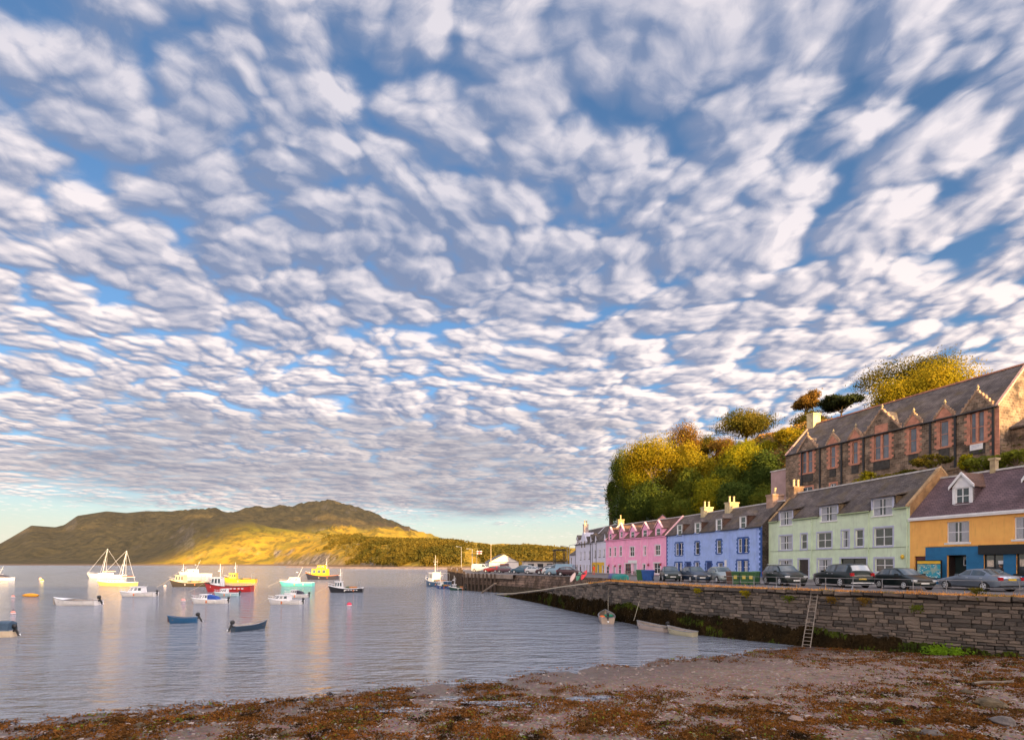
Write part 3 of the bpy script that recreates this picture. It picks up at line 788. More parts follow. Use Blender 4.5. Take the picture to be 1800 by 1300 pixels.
    def chimney(s, xpos, w, d, top, pots=2, m=SANDST2, y=None, base=None, pm_=POT):
        """stack of width w along the ridge and depth d across it"""
        y = s.hd if y is None else y; b0 = s.eave+s.rise-.9 if base is None else base
        q = MB(); q.box(xpos-w/2, xpos+w/2, y-d/2, y+d/2, b0, top-.18); q.box(xpos-w/2-.08, xpos+w/2+.08, y-d/2-.08, y+d/2+.08, top-.18, top)
        c = q.build('chimney', m, s.o)
        for k in range(pots):
            yy = y+(k-(pots-1)/2)*d*.9/max(pots, 1)
            MB().lathe([(.15, 0), (.13, .1), (.12, .7), (.15, .75), (.15, .85)], 9, (xpos, yy, top)).build('chimney_pot', pm_, c, smooth=40)
        return c
    def pipe(s, x, ztop=None, m=None, zb=0.1):
        MB().path([(x, -.07, zb), (x, -.07, (ztop or s.eave)-.1)], .045, 6).build('downpipe', m or s.pipem, s.o)

CURT = pm('net_curtain', (.40, .41, .45), .9, .1, 8)
DOORM = pm('dark_door', (.035, .022, .02), .45, .2, 5)
def Z1(x): return 1500+x/4.643
def Z1y(y): return 780+y/4.643
def Z2(x): return 1300+x/5
def Z2y(y): return 800+y/5
def Z3(x): return 1140+x/6.5
def Z3y(y): return 840+y/6.5
def Z4(x): return 980+x/8.127
def Z4y(y): return 880+y/8.127

# ---------------------------------------------------------------- orange house with the blue shop front
ORANGE = pm('orange_render', (1.0, .49, .13), .9, .09, .9, bump=.25, bscale=22, stain=.34)
SHOPB = pm('shop_blue_paint', (.015, .15, .33), .6, .10, 2, stain=.12)
FASC = pm('black_fascia', (.012, .012, .013), .5, .1, 3)
h = House('orange_house', 'orange house with purple slate roof, white gabled dormers and blue shop front', (34.2, 44), (39.6, 26.3), 9.45, 3.4, 6.6, ORANGE, SLATEP)
OH = h
h.window(Z1(762), Z1(945), Z1y(632), Z1y(803), mull=1, rails=1, curtain=True)
h.window(Z1(1312), Z1(1500), Z1y(590), Z1y(775), mull=1, rails=1, curtain=True)
sd = h.door(Z1(500), Z1(592), Z1y(915), m=pm('maroon_door', (.10, .025, .02), .5, .2, 4))
# shop openings
for (xl, xr, yt) in ((1065, 1228, 900), (1330, 1480, 890)):
    w = h.window(Z1(xl), Z1(xr), Z1y(yt), Z1y(1060), mull=1, rails=0, sill=True, m=FASC, name='shop_window')
    a, b, c, d = h.op[-1][:4]
    MB().box(a+.15, a+.6, .14-.03, .14-.012, c+.55, c+1.05).build('notice', pm('paper_notice', (.62, .52, .42), .9, .3, 6), w)
    MB().box(a+.85, a+1.15, .14-.03, .14-.012, c+.75, c+1.0).build('notice', WHITE, w)
a, b, c, d = h.rect(Z1(765), Z1(925), Z1y(905), 1300); c = 0; h.op.append((a, b, c, d))
dd_ = MB().box(a, b, .9, .95, c, d).build('shop_door', pm('shop_door_teal', (.012, .03, .032), .5, .2, 4), h.o)
MB().box(a+.0, a+.03, .2, .9, c, d).build('door_reveal', DOORM, dd_); MB().box(b-.03, b, .2, .9, c, d).build('door_reveal', SHOPB, dd_); MB().box(a, b, .2, .9, d-.03, d).build('door_soffit', DOORM, dd_)
q = MB(); x0 = b-.75; q.box(x0, x0+.55, .86, .895, d-.85, d-.12); dw = q.build('door_window', WHITE, dd_); MB().box(x0+.06, x0+.49, .85, .858, d-.78, d-.2).build('pane', GLASS, dw)
h.wall(); h.gutm = WHITE; h.roof(skew=False)
s0 = h.loc(Z1(592), 960)[0]; zt = h.loc(Z1(800), Z1y(838))[1]; zf = h.loc(Z1(1200), Z1y(900))[1]
# blue cladding around the openings
q = MB(); y0, y1 = -.05, -.004
ops = sorted([o for o in h.op if o[2] < 1.2 and o[0] > s0-.1], key=lambda o: o[0]); x = s0
for o in ops:
    if o[0] > x: q.box(x, o[0], y0, y1, -.1, zt)
    q.box(o[0], o[1], y0, y1, min(o[3], zt-.02), zt)
    if o[2] > .05: q.box(o[0], o[1], y0, y1, -.1, o[2])
    x = o[1]
q.box(x, h.L, y0, y1, -.1, zt); sf = q.build('shop_front', SHOPB, h.o)
s1 = h.loc(Z1(1035), 960)[0]
MB().box(s1, h.L, -.24, -.052, zf+.02, zt+.06).build('fascia_sign', FASC, sf)
MB().box(s0, h.L, -.10, .0, zt+.063, zt+.16).build('cornice', ORANGE, h.o)
MB().box(0, h.L, -.26, -.002, h.eave-.32, h.eave-.06).build('eaves_board', WHITE, h.o)
for (xl, xr) in ((780, 893), (1385, 1480)):
    h.dormer(Z1(xl), Z1(xr), Z1y(352 if xl < 1000 else 290), Z1y(488 if xl < 1000 else 425), 'gable', roofm=SLATER, frontm=WHITE, cheekm=SLATEP, mull=1, rails=1, peak=1.05, yf=.75, pad=.22)
    D, a2, b2, top, cx_, y0, pk = h.lastd
    bb = MB()
    for sx in (-1, 1):
        ex = a2-.2 if sx < 0 else b2+.2
        bb.prism([(ex, top-.2), (ex, top+.06), (cx_, top+pk+.12), (cx_, top+pk-.14)], y0-.16, y0-.11)
    bb.build('bargeboard', WHITE, D)
h.chimney(h.loc(1697, 830)[0], .34, .45, h.eave+h.rise+1.1, 0, SANDST2)

# information board and person by the shop
q = MB(); q.box(-.95, .95, -.05, .05, .45, 1.95); q.box(-.9, -.8, -.04, .04, 0, .45); q.box(.8, .9, -.04, .04, 0, .45)
u = h.u; sb = h.loc(Z1(672), 1000)[0]; pos = h.A+u*sb+Vector((u.y, -u.x))*.75
ib = empty('information_board', (pos.x, pos.y, zq(40)+.12), math.atan2(u.y, u.x), 'turquoise map information board with yellow header beside the blue shop doorway', 'board')
q.build('frame', FASC, ib)
mmap = bpy.data.materials.new('map_print'); mmap.use_nodes = True; t = mmap.node_tree; bb_ = t.nodes['Principled BSDF']; O = t.nodes.new('ShaderNodeTexCoord').outputs['Object']
cc = MIX(t, MR(t, NOISE(t, O, 2.2, 4, .6, '3D'), .5, .56), (.03, .33, .45), (.30, .42, .36)); cc = MIX(t, MR(t, NOISE(t, O, 9, 2, .5, '3D'), .62, .66), cc, (.75, .75, .70)); t.links.new(cc, bb_.inputs['Base Color'])
MB().box(-.88, .88, -.06, -.052, .52, 1.62).build('map_panel', mmap, ib); MB().box(-.88, .88, -.06, -.052, 1.66, 1.88).build('header', pm('yellow_print', (.8, .48, .04), .6, .1, 4), ib)

# ---------------------------------------------------------------- green house
GREEN = pm('pale_green_render', (.66, .78, .57), .9, .09, .9, bump=.25, bscale=22, stain=.34)
h = House('green_house', 'long pale green house with three flat-roofed dormers and lavender window surrounds', (30.7, 61), (34.2, 44), 10.5, 3.25, 6.6, GREEN, SLATE, gable_m=pm('sunlit_gable', (.36, .20, .085), .9, .3, 1.5, bump=.5, bscale=8)); GH = h  # gables tinted orange, the warm low sun painted into their colour
for (xl, xr, yt, yb, mu) in ((352, 460, 705, 828, 1), (540, 592, 690, 822, 0), (685, 808, 678, 812, 1), (900, 960, 660, 808, 0), (1020, 1085, 652, 800, 0), (1185, 1345, 635, 795, 1), (352, 460, 920, 1040, 1), (688, 805, 912, 1035, 1), (1190, 1350, 905, 1025, 1)):
    h.window(Z2(xl), Z2(xr), Z2y(yt), Z2y(yb), sur=LAV, mull=mu, rails=1, surw=.15, curtain=(xl in (352, 688, 900)))
h.door(Z2(520), Z2(605), Z2y(915), sur=LAV, surw=.18)
h.window(Z2(890), Z2(1115), Z2y(905), Z2y(1045), sur=LAV, mull=1, rails=0, m=FASC, name='shop_window', glass=GLASSD)
for (xl, xr, yt, yb) in ((355, 462, 492, 612), (715, 857, 447, 577), (1172, 1342, 378, 528)):
    h.dormer(Z2(xl), Z2(xr), Z2y(yt), Z2y(yb), 'flat', frontm=LAV, cheekm=pm('dormer_cheek_brown', (.17, .12, .07), .9, .3, 3), mull=1, rails=1, curtain=True)
h.wall(); h.pipem = GREEN; h.gutm = pm('green_gutter', (.36, .44, .24), .6, .1, 3); h.roof(skewm=pm('sunlit_skew', (.38, .24, .12), .9, .3, 2, bump=.4))  # skew stones tinted brown, the same sunlight painted in
for x in (265, 637, 1135, 1475): h.pipe(h.loc(Z2(x), 960)[0])
zc_ = h.loc(1475, 965)[1]; MB().path([(.1, -.03, zc_), (h.L-.1, -.03, zc_+.05)], .02, 4).build('cable', pm('grey_cable', (.18, .22, .14), .7, 0), h.o)
h.chimney(.35, .9, 1.3, h.eave+h.rise+.9, 2, pm('brown_chimney', (.26, .17, .11), .9, .3, 2, bump=.4))
MB().ball((h.loc(1588, 975)[0], -.12, h.loc(1588, 978)[1]), .16, .12, .2, 8, 6).build('alarm_box', pm('yellow_box', (.75, .48, .05), .6, .1), h.o)

# ---------------------------------------------------------------- blue house
BLUE = pm('periwinkle_render', (.37, .50, .88), .9, .09, .9, bump=.25, bscale=22, stain=.34)
NAVY = pm('royal_blue_margin', (.025, .085, .32), .6, .10, 3)
h = House('blue_house', 'periwinkle blue house with royal blue quoins and white hipped dormers', (24.9, 82.5), (29.8, 61), 10.0, 2.95, 6.2, BLUE, SLATE, gable_m=STONE_DK); BH = h
h.dsill = NAVY
for (xl, xr, yt, yb, mu, sp_) in ((310, 390, 742, 880, 1, .22), (535, 578, 730, 870, 0, 0), (780, 830, 708, 858, 0, 0), (1025, 1135, 688, 850, 1, .34), (303, 383, 965, 1080, 1, .22), (528, 577, 960, 1065, 0, 0), (790, 848, 968, 1075, 0, 0), (1012, 1135, 942, 1090, 1, .34)):
    h.window(Z3(xl), Z3(xr), Z3y(yt), Z3y(yb), blocks=NAVY, mull=mu if not sp_ else 3, rails=1, split=sp_, curtain=(yt > 900))
for (xl, xr, yt) in ((422, 480, 965), (658, 720, 958)): h.door(Z3(xl), Z3(xr), Z3y(yt), blocks=NAVY, m=pm('navy_door', (.02, .045, .17), .5, .1, 4))
for (xl, xr, yt, yb) in ((333, 378, 535, 655), (535, 583, 512, 632), (778, 830, 470, 600), (1050, 1108, 440, 575)):
    h.dormer(Z3(xl), Z3(xr), Z3y(yt), Z3y(yb), 'hip', roofm=SLATE, frontm=WHITE, cheekm=SLATER, mull=0, rails=1, peak=.75, pad=.16)
h.wall(); h.pipem = BLUE; h.gutm = BLACKM; h.roof(skew=False)
for x in (410, 930, 1240): h.pipe(h.loc(Z3(x), 960)[0])
for side_ in (0, 1):
    q = MB(); z = .1; i = 0
    while z < h.eave-.3:
        e = .5 if i % 2 else .28
        if side_: q.box(h.L-e, h.L+.012, -.03, -.002, z, z+.302)
        else: q.box(-.012, e*.8, -.03, -.002, z, z+.302)
        z += .302; i += 1
    q.build('quoin_strip', NAVY, h.o)
YST = pm('pale_chimney_stone', (.58, .47, .27), .9, .2, 2, bump=.4)
h.chimney(h.loc(1206, 905)[0]+.6, .9, 1.5, h.eave+h.rise+.95, 2, YST); h.chimney(h.loc(1247, 900)[0]+.6, 1.0, 1.5, h.eave+h.rise+1.0, 2, YST); h.chimney(h.loc(1324, 885)[0], 1.1, 1.6, h.eave+h.rise+1.0, 1, pm('pink_chimney_stone', (.42, .27, .20), .9, .2, 2, bump=.4))
MB().box(h.loc(1276, 1000)[0]-.22, h.loc(1276, 1000)[0]+.22, -.06, -.03, .9, 2.3).build('name_board', WHITE, h.o)

# ---------------------------------------------------------------- pink house (two fronts in one row)
PINK = pm('bright_pink_render', (.95, .40, .61), .9, .09, .9, bump=.25, bscale=22, stain=.34)
PINKL = pm('pink_skew', (.88, .50, .52), .8, .1, 3)
h = House('pink_house', 'bright pink terrace with five gabled wall dormers and white window surrounds', (18.6, 101.5), (24.9, 82.5), 10.0, 3.0, 6.4, PINK, SLATER); PH = h
h.dsill = PINK
for (xl, xr, yt, yb, mu) in ((738, 764, 668, 790, 0), (808, 834, 660, 788, 0), (887, 917, 650, 784, 0), (1034, 1096, 655, 788, 1), (1234, 1262, 645, 775, 0), (1395, 1466, 630, 772, 1), (695, 735, 932, 1040, 0), (870, 905, 912, 1040, 0), (1215, 1252, 900, 1030, 0), (1375, 1468, 885, 1035, 1)):
    h.window(Z4(xl), Z4(xr), Z4y(yt), Z4y(yb), sur=WHITE, mull=mu, rails=1, surw=.13)
h.door(Z4(790), Z4(825), Z4y(930), sur=WHITE, m=pm('grey_white_door', (.5, .5, .55), .5, .1)); h.door(Z4(1080), Z4(1130), Z4y(895), sur=WHITE, m=pm('grey_white_door', (.5, .5, .55), .5, .1))
h.window(Z4(962), Z4(1050), Z4y(895), Z4y(1045), sur=WHITE, mull=2, rails=0, name='shop_window', m=pm('red_frame', (.20, .03, .03), .5, .1))
MB().box(h.loc(Z4(1020), 990)[0], h.loc(Z4(1140), 990)[0], -.16, -.03, h.loc(Z4(1080), Z4y(885))[1], h.loc(Z4(1080), Z4y(845))[1]).build('sign_board', WHITE, h.o)
for (xc, w, yt, yb) in ((757, 16, 470, 548), (915, 18, 440, 520), (1073, 26, 440, 525), (1250, 28, 415, 510), (1440, 30, 392, 495)):
    h.dormer(Z4(xc-w), Z4(xc+w), Z4y(yt), Z4y(yb), 'gable', roofm=SLATER, frontm=PINK, cheekm=PINK, mull=0, rails=1, peak=1.05, pad=.30)
    D, a2, b2, top, cx_, y0, pk = h.lastd
    sk = MB()
    for sx in (-1, 1):
        ex = a2-.18 if sx < 0 else b2+.18
        sk.prism([(ex, top-.08), (ex, top+.10), (cx_, top+pk+.24), (cx_, top+pk+.06)], y0-.12, y0+.25)
    sk.build('skew', PINKL, D)
h.wall(); h.pipem = pm('pink_pipe', (.9, .55, .66), .6, .05); h.gutm = PINK; h.roof(skewm=PINKL)
for x in (795, 975, 1190, 1290, 1545): h.pipe(h.loc(Z4(x), 960)[0])
REDB = pm('red_lantern', (.30, .02, .03), .5, .2)
for (x, y) in ((750, 925), (840, 930), (915, 928), (1315, 915), (1492, 908)):
    sx, zz = h.loc(Z4(x), Z4y(y)); q = MB(); q.box(sx-.03, sx+.03, -.3, -.02, zz+.22, zz+.27); q.ball((sx, -.3, zz), .17, .17, .2, 8, 6); q.build('hanging_basket', REDB, h.o)

# gabled building set back behind the pink terrace
def back_house(name, label, xl, xr, ye, Y, yr, depth, wm, rm, zb=4.0, ang=0.0, group='houses along the quay street'):
    a, b = px(xl, ye, Y), px(xr, ye, Y)
    hh = House(name, label, (a.x, a.y), (b.x+math.sin(ang)*0, b.y-math.sin(ang)*(b-a).length), a.z, (ye-yr)/900*Y, depth, wm, rm, base=zb, group=group)
    hh.wall(); hh.gutm = BLACKM; hh.roof(skewm=wm); return hh
# front gable facing the camera: ridge runs away from the viewer
def gable_block(name, label, c, wid, dep, zb, eave, peak, wm, rm, rz, cat='house', group=None):
    e = empty(name, (c[0], c[1], zb), rz, label, cat, group); E, Pk = eave-zb, peak-zb; hw = wid/2
    MB().prism([(-hw, -1), (hw, -1), (hw, E), (0, Pk), (-hw, E)], 0, dep).build('wall', wm, e)
    r = MB(); k = (Pk-E)/hw
    for s in (-1, 1):
        P = [(s*(hw+.2), -.15, E-.2*k+.03), (0, -.15, Pk+.03), (0, dep+.15, Pk+.03), (s*(hw+.2), dep+.15, E-.2*k+.03)]; Q = [(x, y, z+.12) for x, y, z in P]
        r.face(*P); r.face(*Q)
        for i in range(4): r.face(P[i], P[(i+1) % 4], Q[(i+1) % 4], Q[i])
    r.build('roof', rm, e); return e
c = px(1132, 985, 96)
gable_block('pink_gabled_house', 'plain pink gable rising behind the pink terrace', (c.x+3.2, c.y-1), 8.6, 9, 3.6, 10.4, 14.4, pm('pale_pink_render', (.80, .40, .40), .85, .08, 1), pm('blue_grey_slate', (.075, .08, .095), .7, .2, 2), R(-18), group='houses along the quay street')
c = px(1107, 985, 112)
e = empty('stone_stack_building', (c.x, c.y, 3.5), R(-12), 'plain brown harled block rising behind the far pink dormers', 'building')
q = MB(); q.box(-2.2, 2.2, 0, 3.4, 0, 13.2); q.build('wall', pm('brown_harling', (.33, .22, .14), .9, .25, .8, stain=.4), e); MB().box(-2.4, 2.4, -.15, 3.6, 13.2, 13.5).build('parapet', SANDST2, e)
q = MB(); q.box(-4.5, -2.2, .5, 5, 0, 8.6); q.prism([(-4.5, 8.6), (-2.2, 8.6), (-2.2, 10.8)], .5, 5); q.build('side_wing', SLATE, e)

# ---------------------------------------------------------------- the two white houses at the far end
LAVW = pm('lavender_white_render', (.68, .67, .79), .85, .06, 1.0, stain=.15)
A_, B_, C_ = Vector((15.4, 124)), None, Vector((18.6, 101.5))
t_ = .56; B_ = A_.lerp(C_, t_)
def Z8(x): return 990+x/11.82
def Z8y(y): return 920+y/11.82
h = House('white_house', 'white house with yellow ground floor and small gabled dormers next to the pink terrace', tuple(B_), tuple(C_), 10.1, 3.2, 6.4, LAVW, SLATE); WH = h
h.dsill = BLACKM
for (xl, xr, yt, yb) in ((655, 685, 545, 695), (745, 775, 530, 690), (838, 862, 520, 680)): h.window(Z8(xl), Z8(xr), Z8y(yt), Z8y(yb), mull=0, rails=1, sillm=BLACKM, sur=WHITE, surw=.1)
for (xl, xr, yt) in ((625, 660, 850), (805, 840, 860)): h.window(Z8(xl), Z8(xr), Z8y(yt), Z8y(1030), mull=0, rails=1)
h.door(Z8(712), Z8(748), Z8y(850), m=pm('teal_door', (.05, .20, .22), .5, .1), sur=WHITE, surw=.1)
for xc, yt, yb in ((578, 330, 420), (680, 320, 410), (868, 290, 370)): h.dormer(Z8(xc-12), Z8(xc+12), Z8y(yt), Z8y(yb), 'gable', roofm=SLATE, frontm=LAVW, cheekm=pm('pinkish_cheek', (.62, .48, .42), .85, .1), mull=0, rails=1, peak=1.0, pad=.22)
h.wall(); h.pipem = BLACKM; h.gutm = BLACKM; h.roof(skewm=LAVW)
for x in (612, 690): h.pipe(h.loc(Z8(x), 960)[0])
YEL = pm('yellow_shop_paint', (.80, .48, .03), .6, .08, 2); q = MB(); zt = h.loc(1050, Z8y(800))[1]; x = h.loc(Z8(600), 980)[0]; s_end = h.loc(Z8(850), 980)[0]
for o in sorted([o for o in h.op if o[2] < 1.3], key=lambda o: o[0]):
    if o[0] > x: q.box(x, o[0], -.04, -.004, -.1, zt)
    q.box(o[0], o[1], -.04, -.004, o[3], zt)
    if o[2] > .1: q.box(o[0], o[1], -.04, -.004, -.1, o[2])
    x = o[1]
q.box(x, s_end, -.04, -.004, -.1, zt); q.build('shop_front', YEL, h.o)
h.chimney(h.L-.4, .8, 1.2, h.eave+h.rise+.9, 1, SANDST2)
h = House('crow_gabled_house', 'tall white house with a chimneyed front gable at the far end of the row', tuple(A_), tuple(B_), 9.9, 3.4, 6.6, LAVW, SLATE); CH = h
for (xl, xr, yt, yb) in ((355, 375, 580, 745), (435, 458, 568, 735), (535, 558, 560, 725)): h.window(Z8(xl), Z8(xr), Z8y(yt), Z8y(yb), mull=0, rails=1, sillm=BLACKM)
for (xl, xr) in ((280, 305), (335, 355), (380, 395), (415, 440), (475, 500), (530, 552)): h.window(Z8(xl), Z8(xr), Z8y(850), Z8y(1040), mull=0, rails=0, sill=False, name='shop_window')
h.wall(); h.pipem = BLACKM; h.gutm = BLACKM; h.roof(skewm=LAVW)
a, zt = h.loc(Z8(360), Z8y(420)); b, _ = h.loc(Z8(480), Z8y(420)); cx_ = (a+b)/2; gp = h.loc(Z8(430), Z8y(180))[1]
g2 = MB(); g2.prism([(a, h.eave-.1), (b, h.eave-.1), (b, h.eave+.5), (cx_+.5, gp), (cx_-.5, gp), (a, h.eave+.5)], -.03, 3.2); gg = g2.build('front_gable', LAVW, h.o)
r = MB()
for s_ in (-1, 1):
    ex = a-.15 if s_ < 0 else b+.15; P = [(ex, .25, h.eave+.5), (cx_, .25, gp+.1), (cx_, 4, gp+.1), (ex, 4, h.eave+.5)]; Q = [(x_, y_, z_+.12) for x_, y_, z_ in P]; r.face(*P); r.face(*Q); r.face(P[0], P[1], Q[1], Q[0])
r.build('gable_roof', SLATE, gg)
for x_ in (lerp(a, b, .25), lerp(a, b, .75)): MB().box(x_-.32, x_+.32, -.06, -.035, h.eave-.9, h.eave+.55).build('gable_window', GLASS, gg)
h.chimney(cx_, 1.0, 1.0, gp+1.9, 2, pm('harled_chimney', (.52, .42, .40), .9, .15), y=.55, base=gp-1.2)
h.dormer(Z8(285), Z8(312), Z8y(330), Z8y(415), 'gable', roofm=SLATE, frontm=LAVW, cheekm=LAVW, mull=0, rails=1, peak=.9, pad=.2)
for x in (262, 570): h.pipe(h.loc(Z8(x), 960)[0])
# lower white house beyond, its neighbour shed and green tarpaulin roof
a, b = px(1001, 975, 134), px(1013, 975, 126)
h = House('low_white_house', 'low white house beyond the crow-gabled end of the row', (a.x, a.y), (b.x, b.y), 7.6, 2.0, 6, LAVW, SLATE)
h.window(1002.5, 1005, 979, 992, mull=0, rails=1); h.wall(); h.gutm = BLACKM; h.roof(skew=False)

# ---------------------------------------------------------------- stone chapel on the terrace above
h = House('stone_chapel', 'long stone chapel with red sandstone windows and gablets on the terrace above the houses', (39.35, 73.6), (47.6, 50), 21.0, 4.6, 9.4, RUBBLE, pm('x', (1, 1, 1)) and SLATE, cat='chapel', base=11.5, group='chapel above the quay', gable_m=RUBBLE); CP = h
h.dsill = SANDST
def ZA(x): return 1380+x/6.842
def ZAy(y): return 680+y/6.842
def ZB(x): return 1580+x/6.84
def ZBy(y): return 640+y/6.84
CGLASS = pm('chapel_glass', (.13, .145, .17), .12, .3, .8, spec=.8)
wins = [(ZA(205), ZA(330), ZAy(740), ZAy(1030), 'y'), (ZA(545), ZA(605), ZAy(715), ZAy(965), 's'), (ZA(812), ZA(875), ZAy(660), ZAy(920), 's'), (ZA(1075), ZA(1250), ZAy(570), ZAy(865), 'd'), (ZB(130), ZB(215), ZBy(770), ZBy(1060), 's'), (ZB(495), ZB(598), ZBy(685), ZBy(990), 's'), (ZB(862), ZB(1025), ZBy(575), ZBy(935), 'y')]
gab = []
for xl, xr, yt, yb, k in wins:
    a, b, c, d = h.rect(xl, xr, yt, yb)
    if d > h.eave-.12: d = h.eave-.12
    h.op.append((a, b, c, d))
    w = h.frame(a, b, c, d, mull=0 if k == 's' else 1, rails=1, m=SANDST, glass=CGLASS, fw=.06)
    q = MB(); z = c; i = 0
    while z < d-.05:
        hh_ = min(.30, d-z); e = .52 if i % 2 == 0 else .30
        q.box(a-e, a, -.05, -.002, z, z+hh_-.01); q.box(b, b+e, -.05, -.002, z, z+hh_-.01); z += hh_; i += 1
    q.box(a-.34, b+.34, -.10, .05, c-.18, c)
    if k != 's': x_ = (a+b)/2; q.box(x_-.11, x_+.11, -.04, .18, c, d)
    q.build('surround', SANDST, w)
    MB().box(a-.1, b+.1, -.06, -.004, c-1.25, c-.19).build('apron', pm('dark_panel_stone', (.055, .05, .046), .95, .3, 3, bump=.5), w)
    gab.append((a, b, d, k))
for xl, xr, yt, yb in ((ZA(195), ZA(330), ZAy(1205), ZAy(1270)), (ZA(545), ZA(615), ZAy(1160), ZAy(1230))):
    h.window(xl, xr, yt, yb, sur=SANDST, surw=.22, mull=1, rails=0, sill=False)
h.wall(zb=-3); h.gutm = BLACKM; h.roof(skew=True, skewm=pm('pink_skew_stone', (.62, .36, .27), .9, .2, 3, bump=.4), ridgem=SANDST)
for a, b, d, k in gab:
    cx_ = (a+b)/2; e = .55 if k == 's' else (.75 if k == 'y' else 1.35); pk = {'s': 1.15, 'y': 1.75, 'd': 2.6}[k]; w2 = (b-a)/2+e; zb_ = d+.02
    D = empty('gablet'); D.parent = h.o; top = max(h.eave, zb_)
    q = MB(); q.box(cx_-w2+.2, cx_+w2-.2, -.03, .25, zb_, top+.02); q.prism([(cx_-w2, top), (cx_+w2, top), (cx_, top+pk)], -.06, .30); q.build('gablet_stone', SANDST if k == 's' else RUBBLE, D)
    r = MB(); kk = pk/w2
    for s_ in (-1, 1):
        P = [(cx_+s_*(w2+.1), .26, top-.1), (cx_, .26, top+pk), (cx_, h.ry(top+pk)+.1, top+pk), (cx_+s_*(w2+.1), .5, top-.1)]; r.face(*P)
    r.build('gablet_roof', SLATE, D, fix=False)
    cpg = MB()
    for s_ in (-1, 1):
        cpg.prism([(cx_+s_*(w2+.12), top-.22), (cx_+s_*(w2+.12), top+.06), (cx_, top+pk+.26), (cx_, top+pk+.02)], -.12, .36)
        for i in range(5): z_ = lerp(top+.1, top+pk+.1, (i+.5)/5); x_ = cx_+s_*w2*(1-(i+.5)/5)*1.04; cpg.box(x_-.07, x_+.07, -.1, .2, z_, z_+.26)
    cpg.build('coping', pm('gablet_coping', (.36, .23, .15), .9, .3, 3, bump=.5), D)
    MB().lathe([(.10, 0), (.07, .2), (.16, .3), (.05, .5), (.02, .62)], 6, (cx_, .1, top+pk+.2)).build('finial', SANDST2, D)
    if k == 'd': MB().box(cx_-.75, cx_+.75, -.10, -.062, top-.1, top+.95).build('date_panel', SANDST, D)
for x in (1410, 1442, 1480, 1519, 1636, 1680, 1747):
    MB().box(h.loc(x, 800)[0]-.09, h.loc(x, 800)[0]+.09, -.16, -.03, -3, h.eave-.1).build('downpipe', BLACKM, h.o)
q = MB(); z = -.5; i = 0
while z < h.eave-.3:
    e = .75 if i % 2 else .42; q.box(h.L-e, h.L+.03, -.06, -.003, z, z+.34); z += .36; i += 1
q.build('quoins', SANDST, h.o)
sx, zz = h.loc(1717, 785); MB().box(sx-.55, sx+.55, -.09, -.05, zz-.3, zz+.3).build('notice_board', WHITE, h.o)
sg = MB()
for k in range(3): sg.box(sx-.42, sx+.42-.2*k, -.096, -.0905, zz+.12-.13*k, zz+.15-.13*k)
sg.build('notice_lines', pm('blue_print', (.25, .30, .5), .7, 0), h.o)
h.chimney(.55, 1.1, 1.4, h.eave+h.rise+1.6, 0, YST, y=h.hd)
q = MB(); q.box(-3.2, -.02, .6, 7, -3, 7.6); q.build('annex', pm('pink_grey_harling', (.40, .27, .26), .9, .12, 1), h.o); MB().box(-3.3, .0, .5, 7.1, 7.6, 7.75).build('annex_coping', RIDGE, h.o)
q = MB(); q.box(h.L+.02, h.L+9, 1.8, 8, 2.0, 7.2); ann = q.build('side_wing', RUBBLE, h.o); MB().prism([(1.5, 7.2), (8.3, 7.2), (8.3, 7.4), (4.9, 9.0), (1.5, 7.4)], h.L+.03, h.L+9.2, 'x').build('side_roof', SLATE, ann); MB().box(h.L+1.2, h.L+2.6, 1.7, 1.79, 4.8, 6.1).build('side_window', SANDST, ann)

# garden wall in front of the chapel
a, b = px(1530, 866, 62), px(1830, 786, 45); e = empty('garden_wall', ((a.x+b.x)/2, (a.y+b.y)/2, 0), 0, 'low rubble garden wall with thin coping below the chapel', 'wall')
d_ = Vector((b.x-a.x, b.y-a.y)); n_ = Vector((d_.y, -d_.x)).normalized()*-.4; cx_, cy_ = (a.x+b.x)/2, (a.y+b.y)/2
rows = [[(p.x-cx_, p.y-cy_, p.z-4) for p in (a, b)], [(p.x-cx_, p.y-cy_, p.z) for p in (a, b)], [(p.x-cx_-n_.x, p.y-cy_-n_.y, p.z) for p in (a, b)], [(p.x-cx_-n_.x, p.y-cy_-n_.y, p.z-4) for p in (a, b)]]
MB().grid(rows).build('masonry', RUBBLE, e)
rows = [[(p.x-cx_+n_.x*.3, p.y-cy_+n_.y*.3, p.z+dz) for p in (a, b)] for dz in (0, .14)]+[[(p.x-cx_-n_.x*1.3, p.y-cy_-n_.y*1.3, p.z+dz) for p in (a, b)] for dz in (.14, 0)]
MB().grid(rows).build('coping', pm('coping_slab', (.30, .22, .15), .9, .2, 2), e)

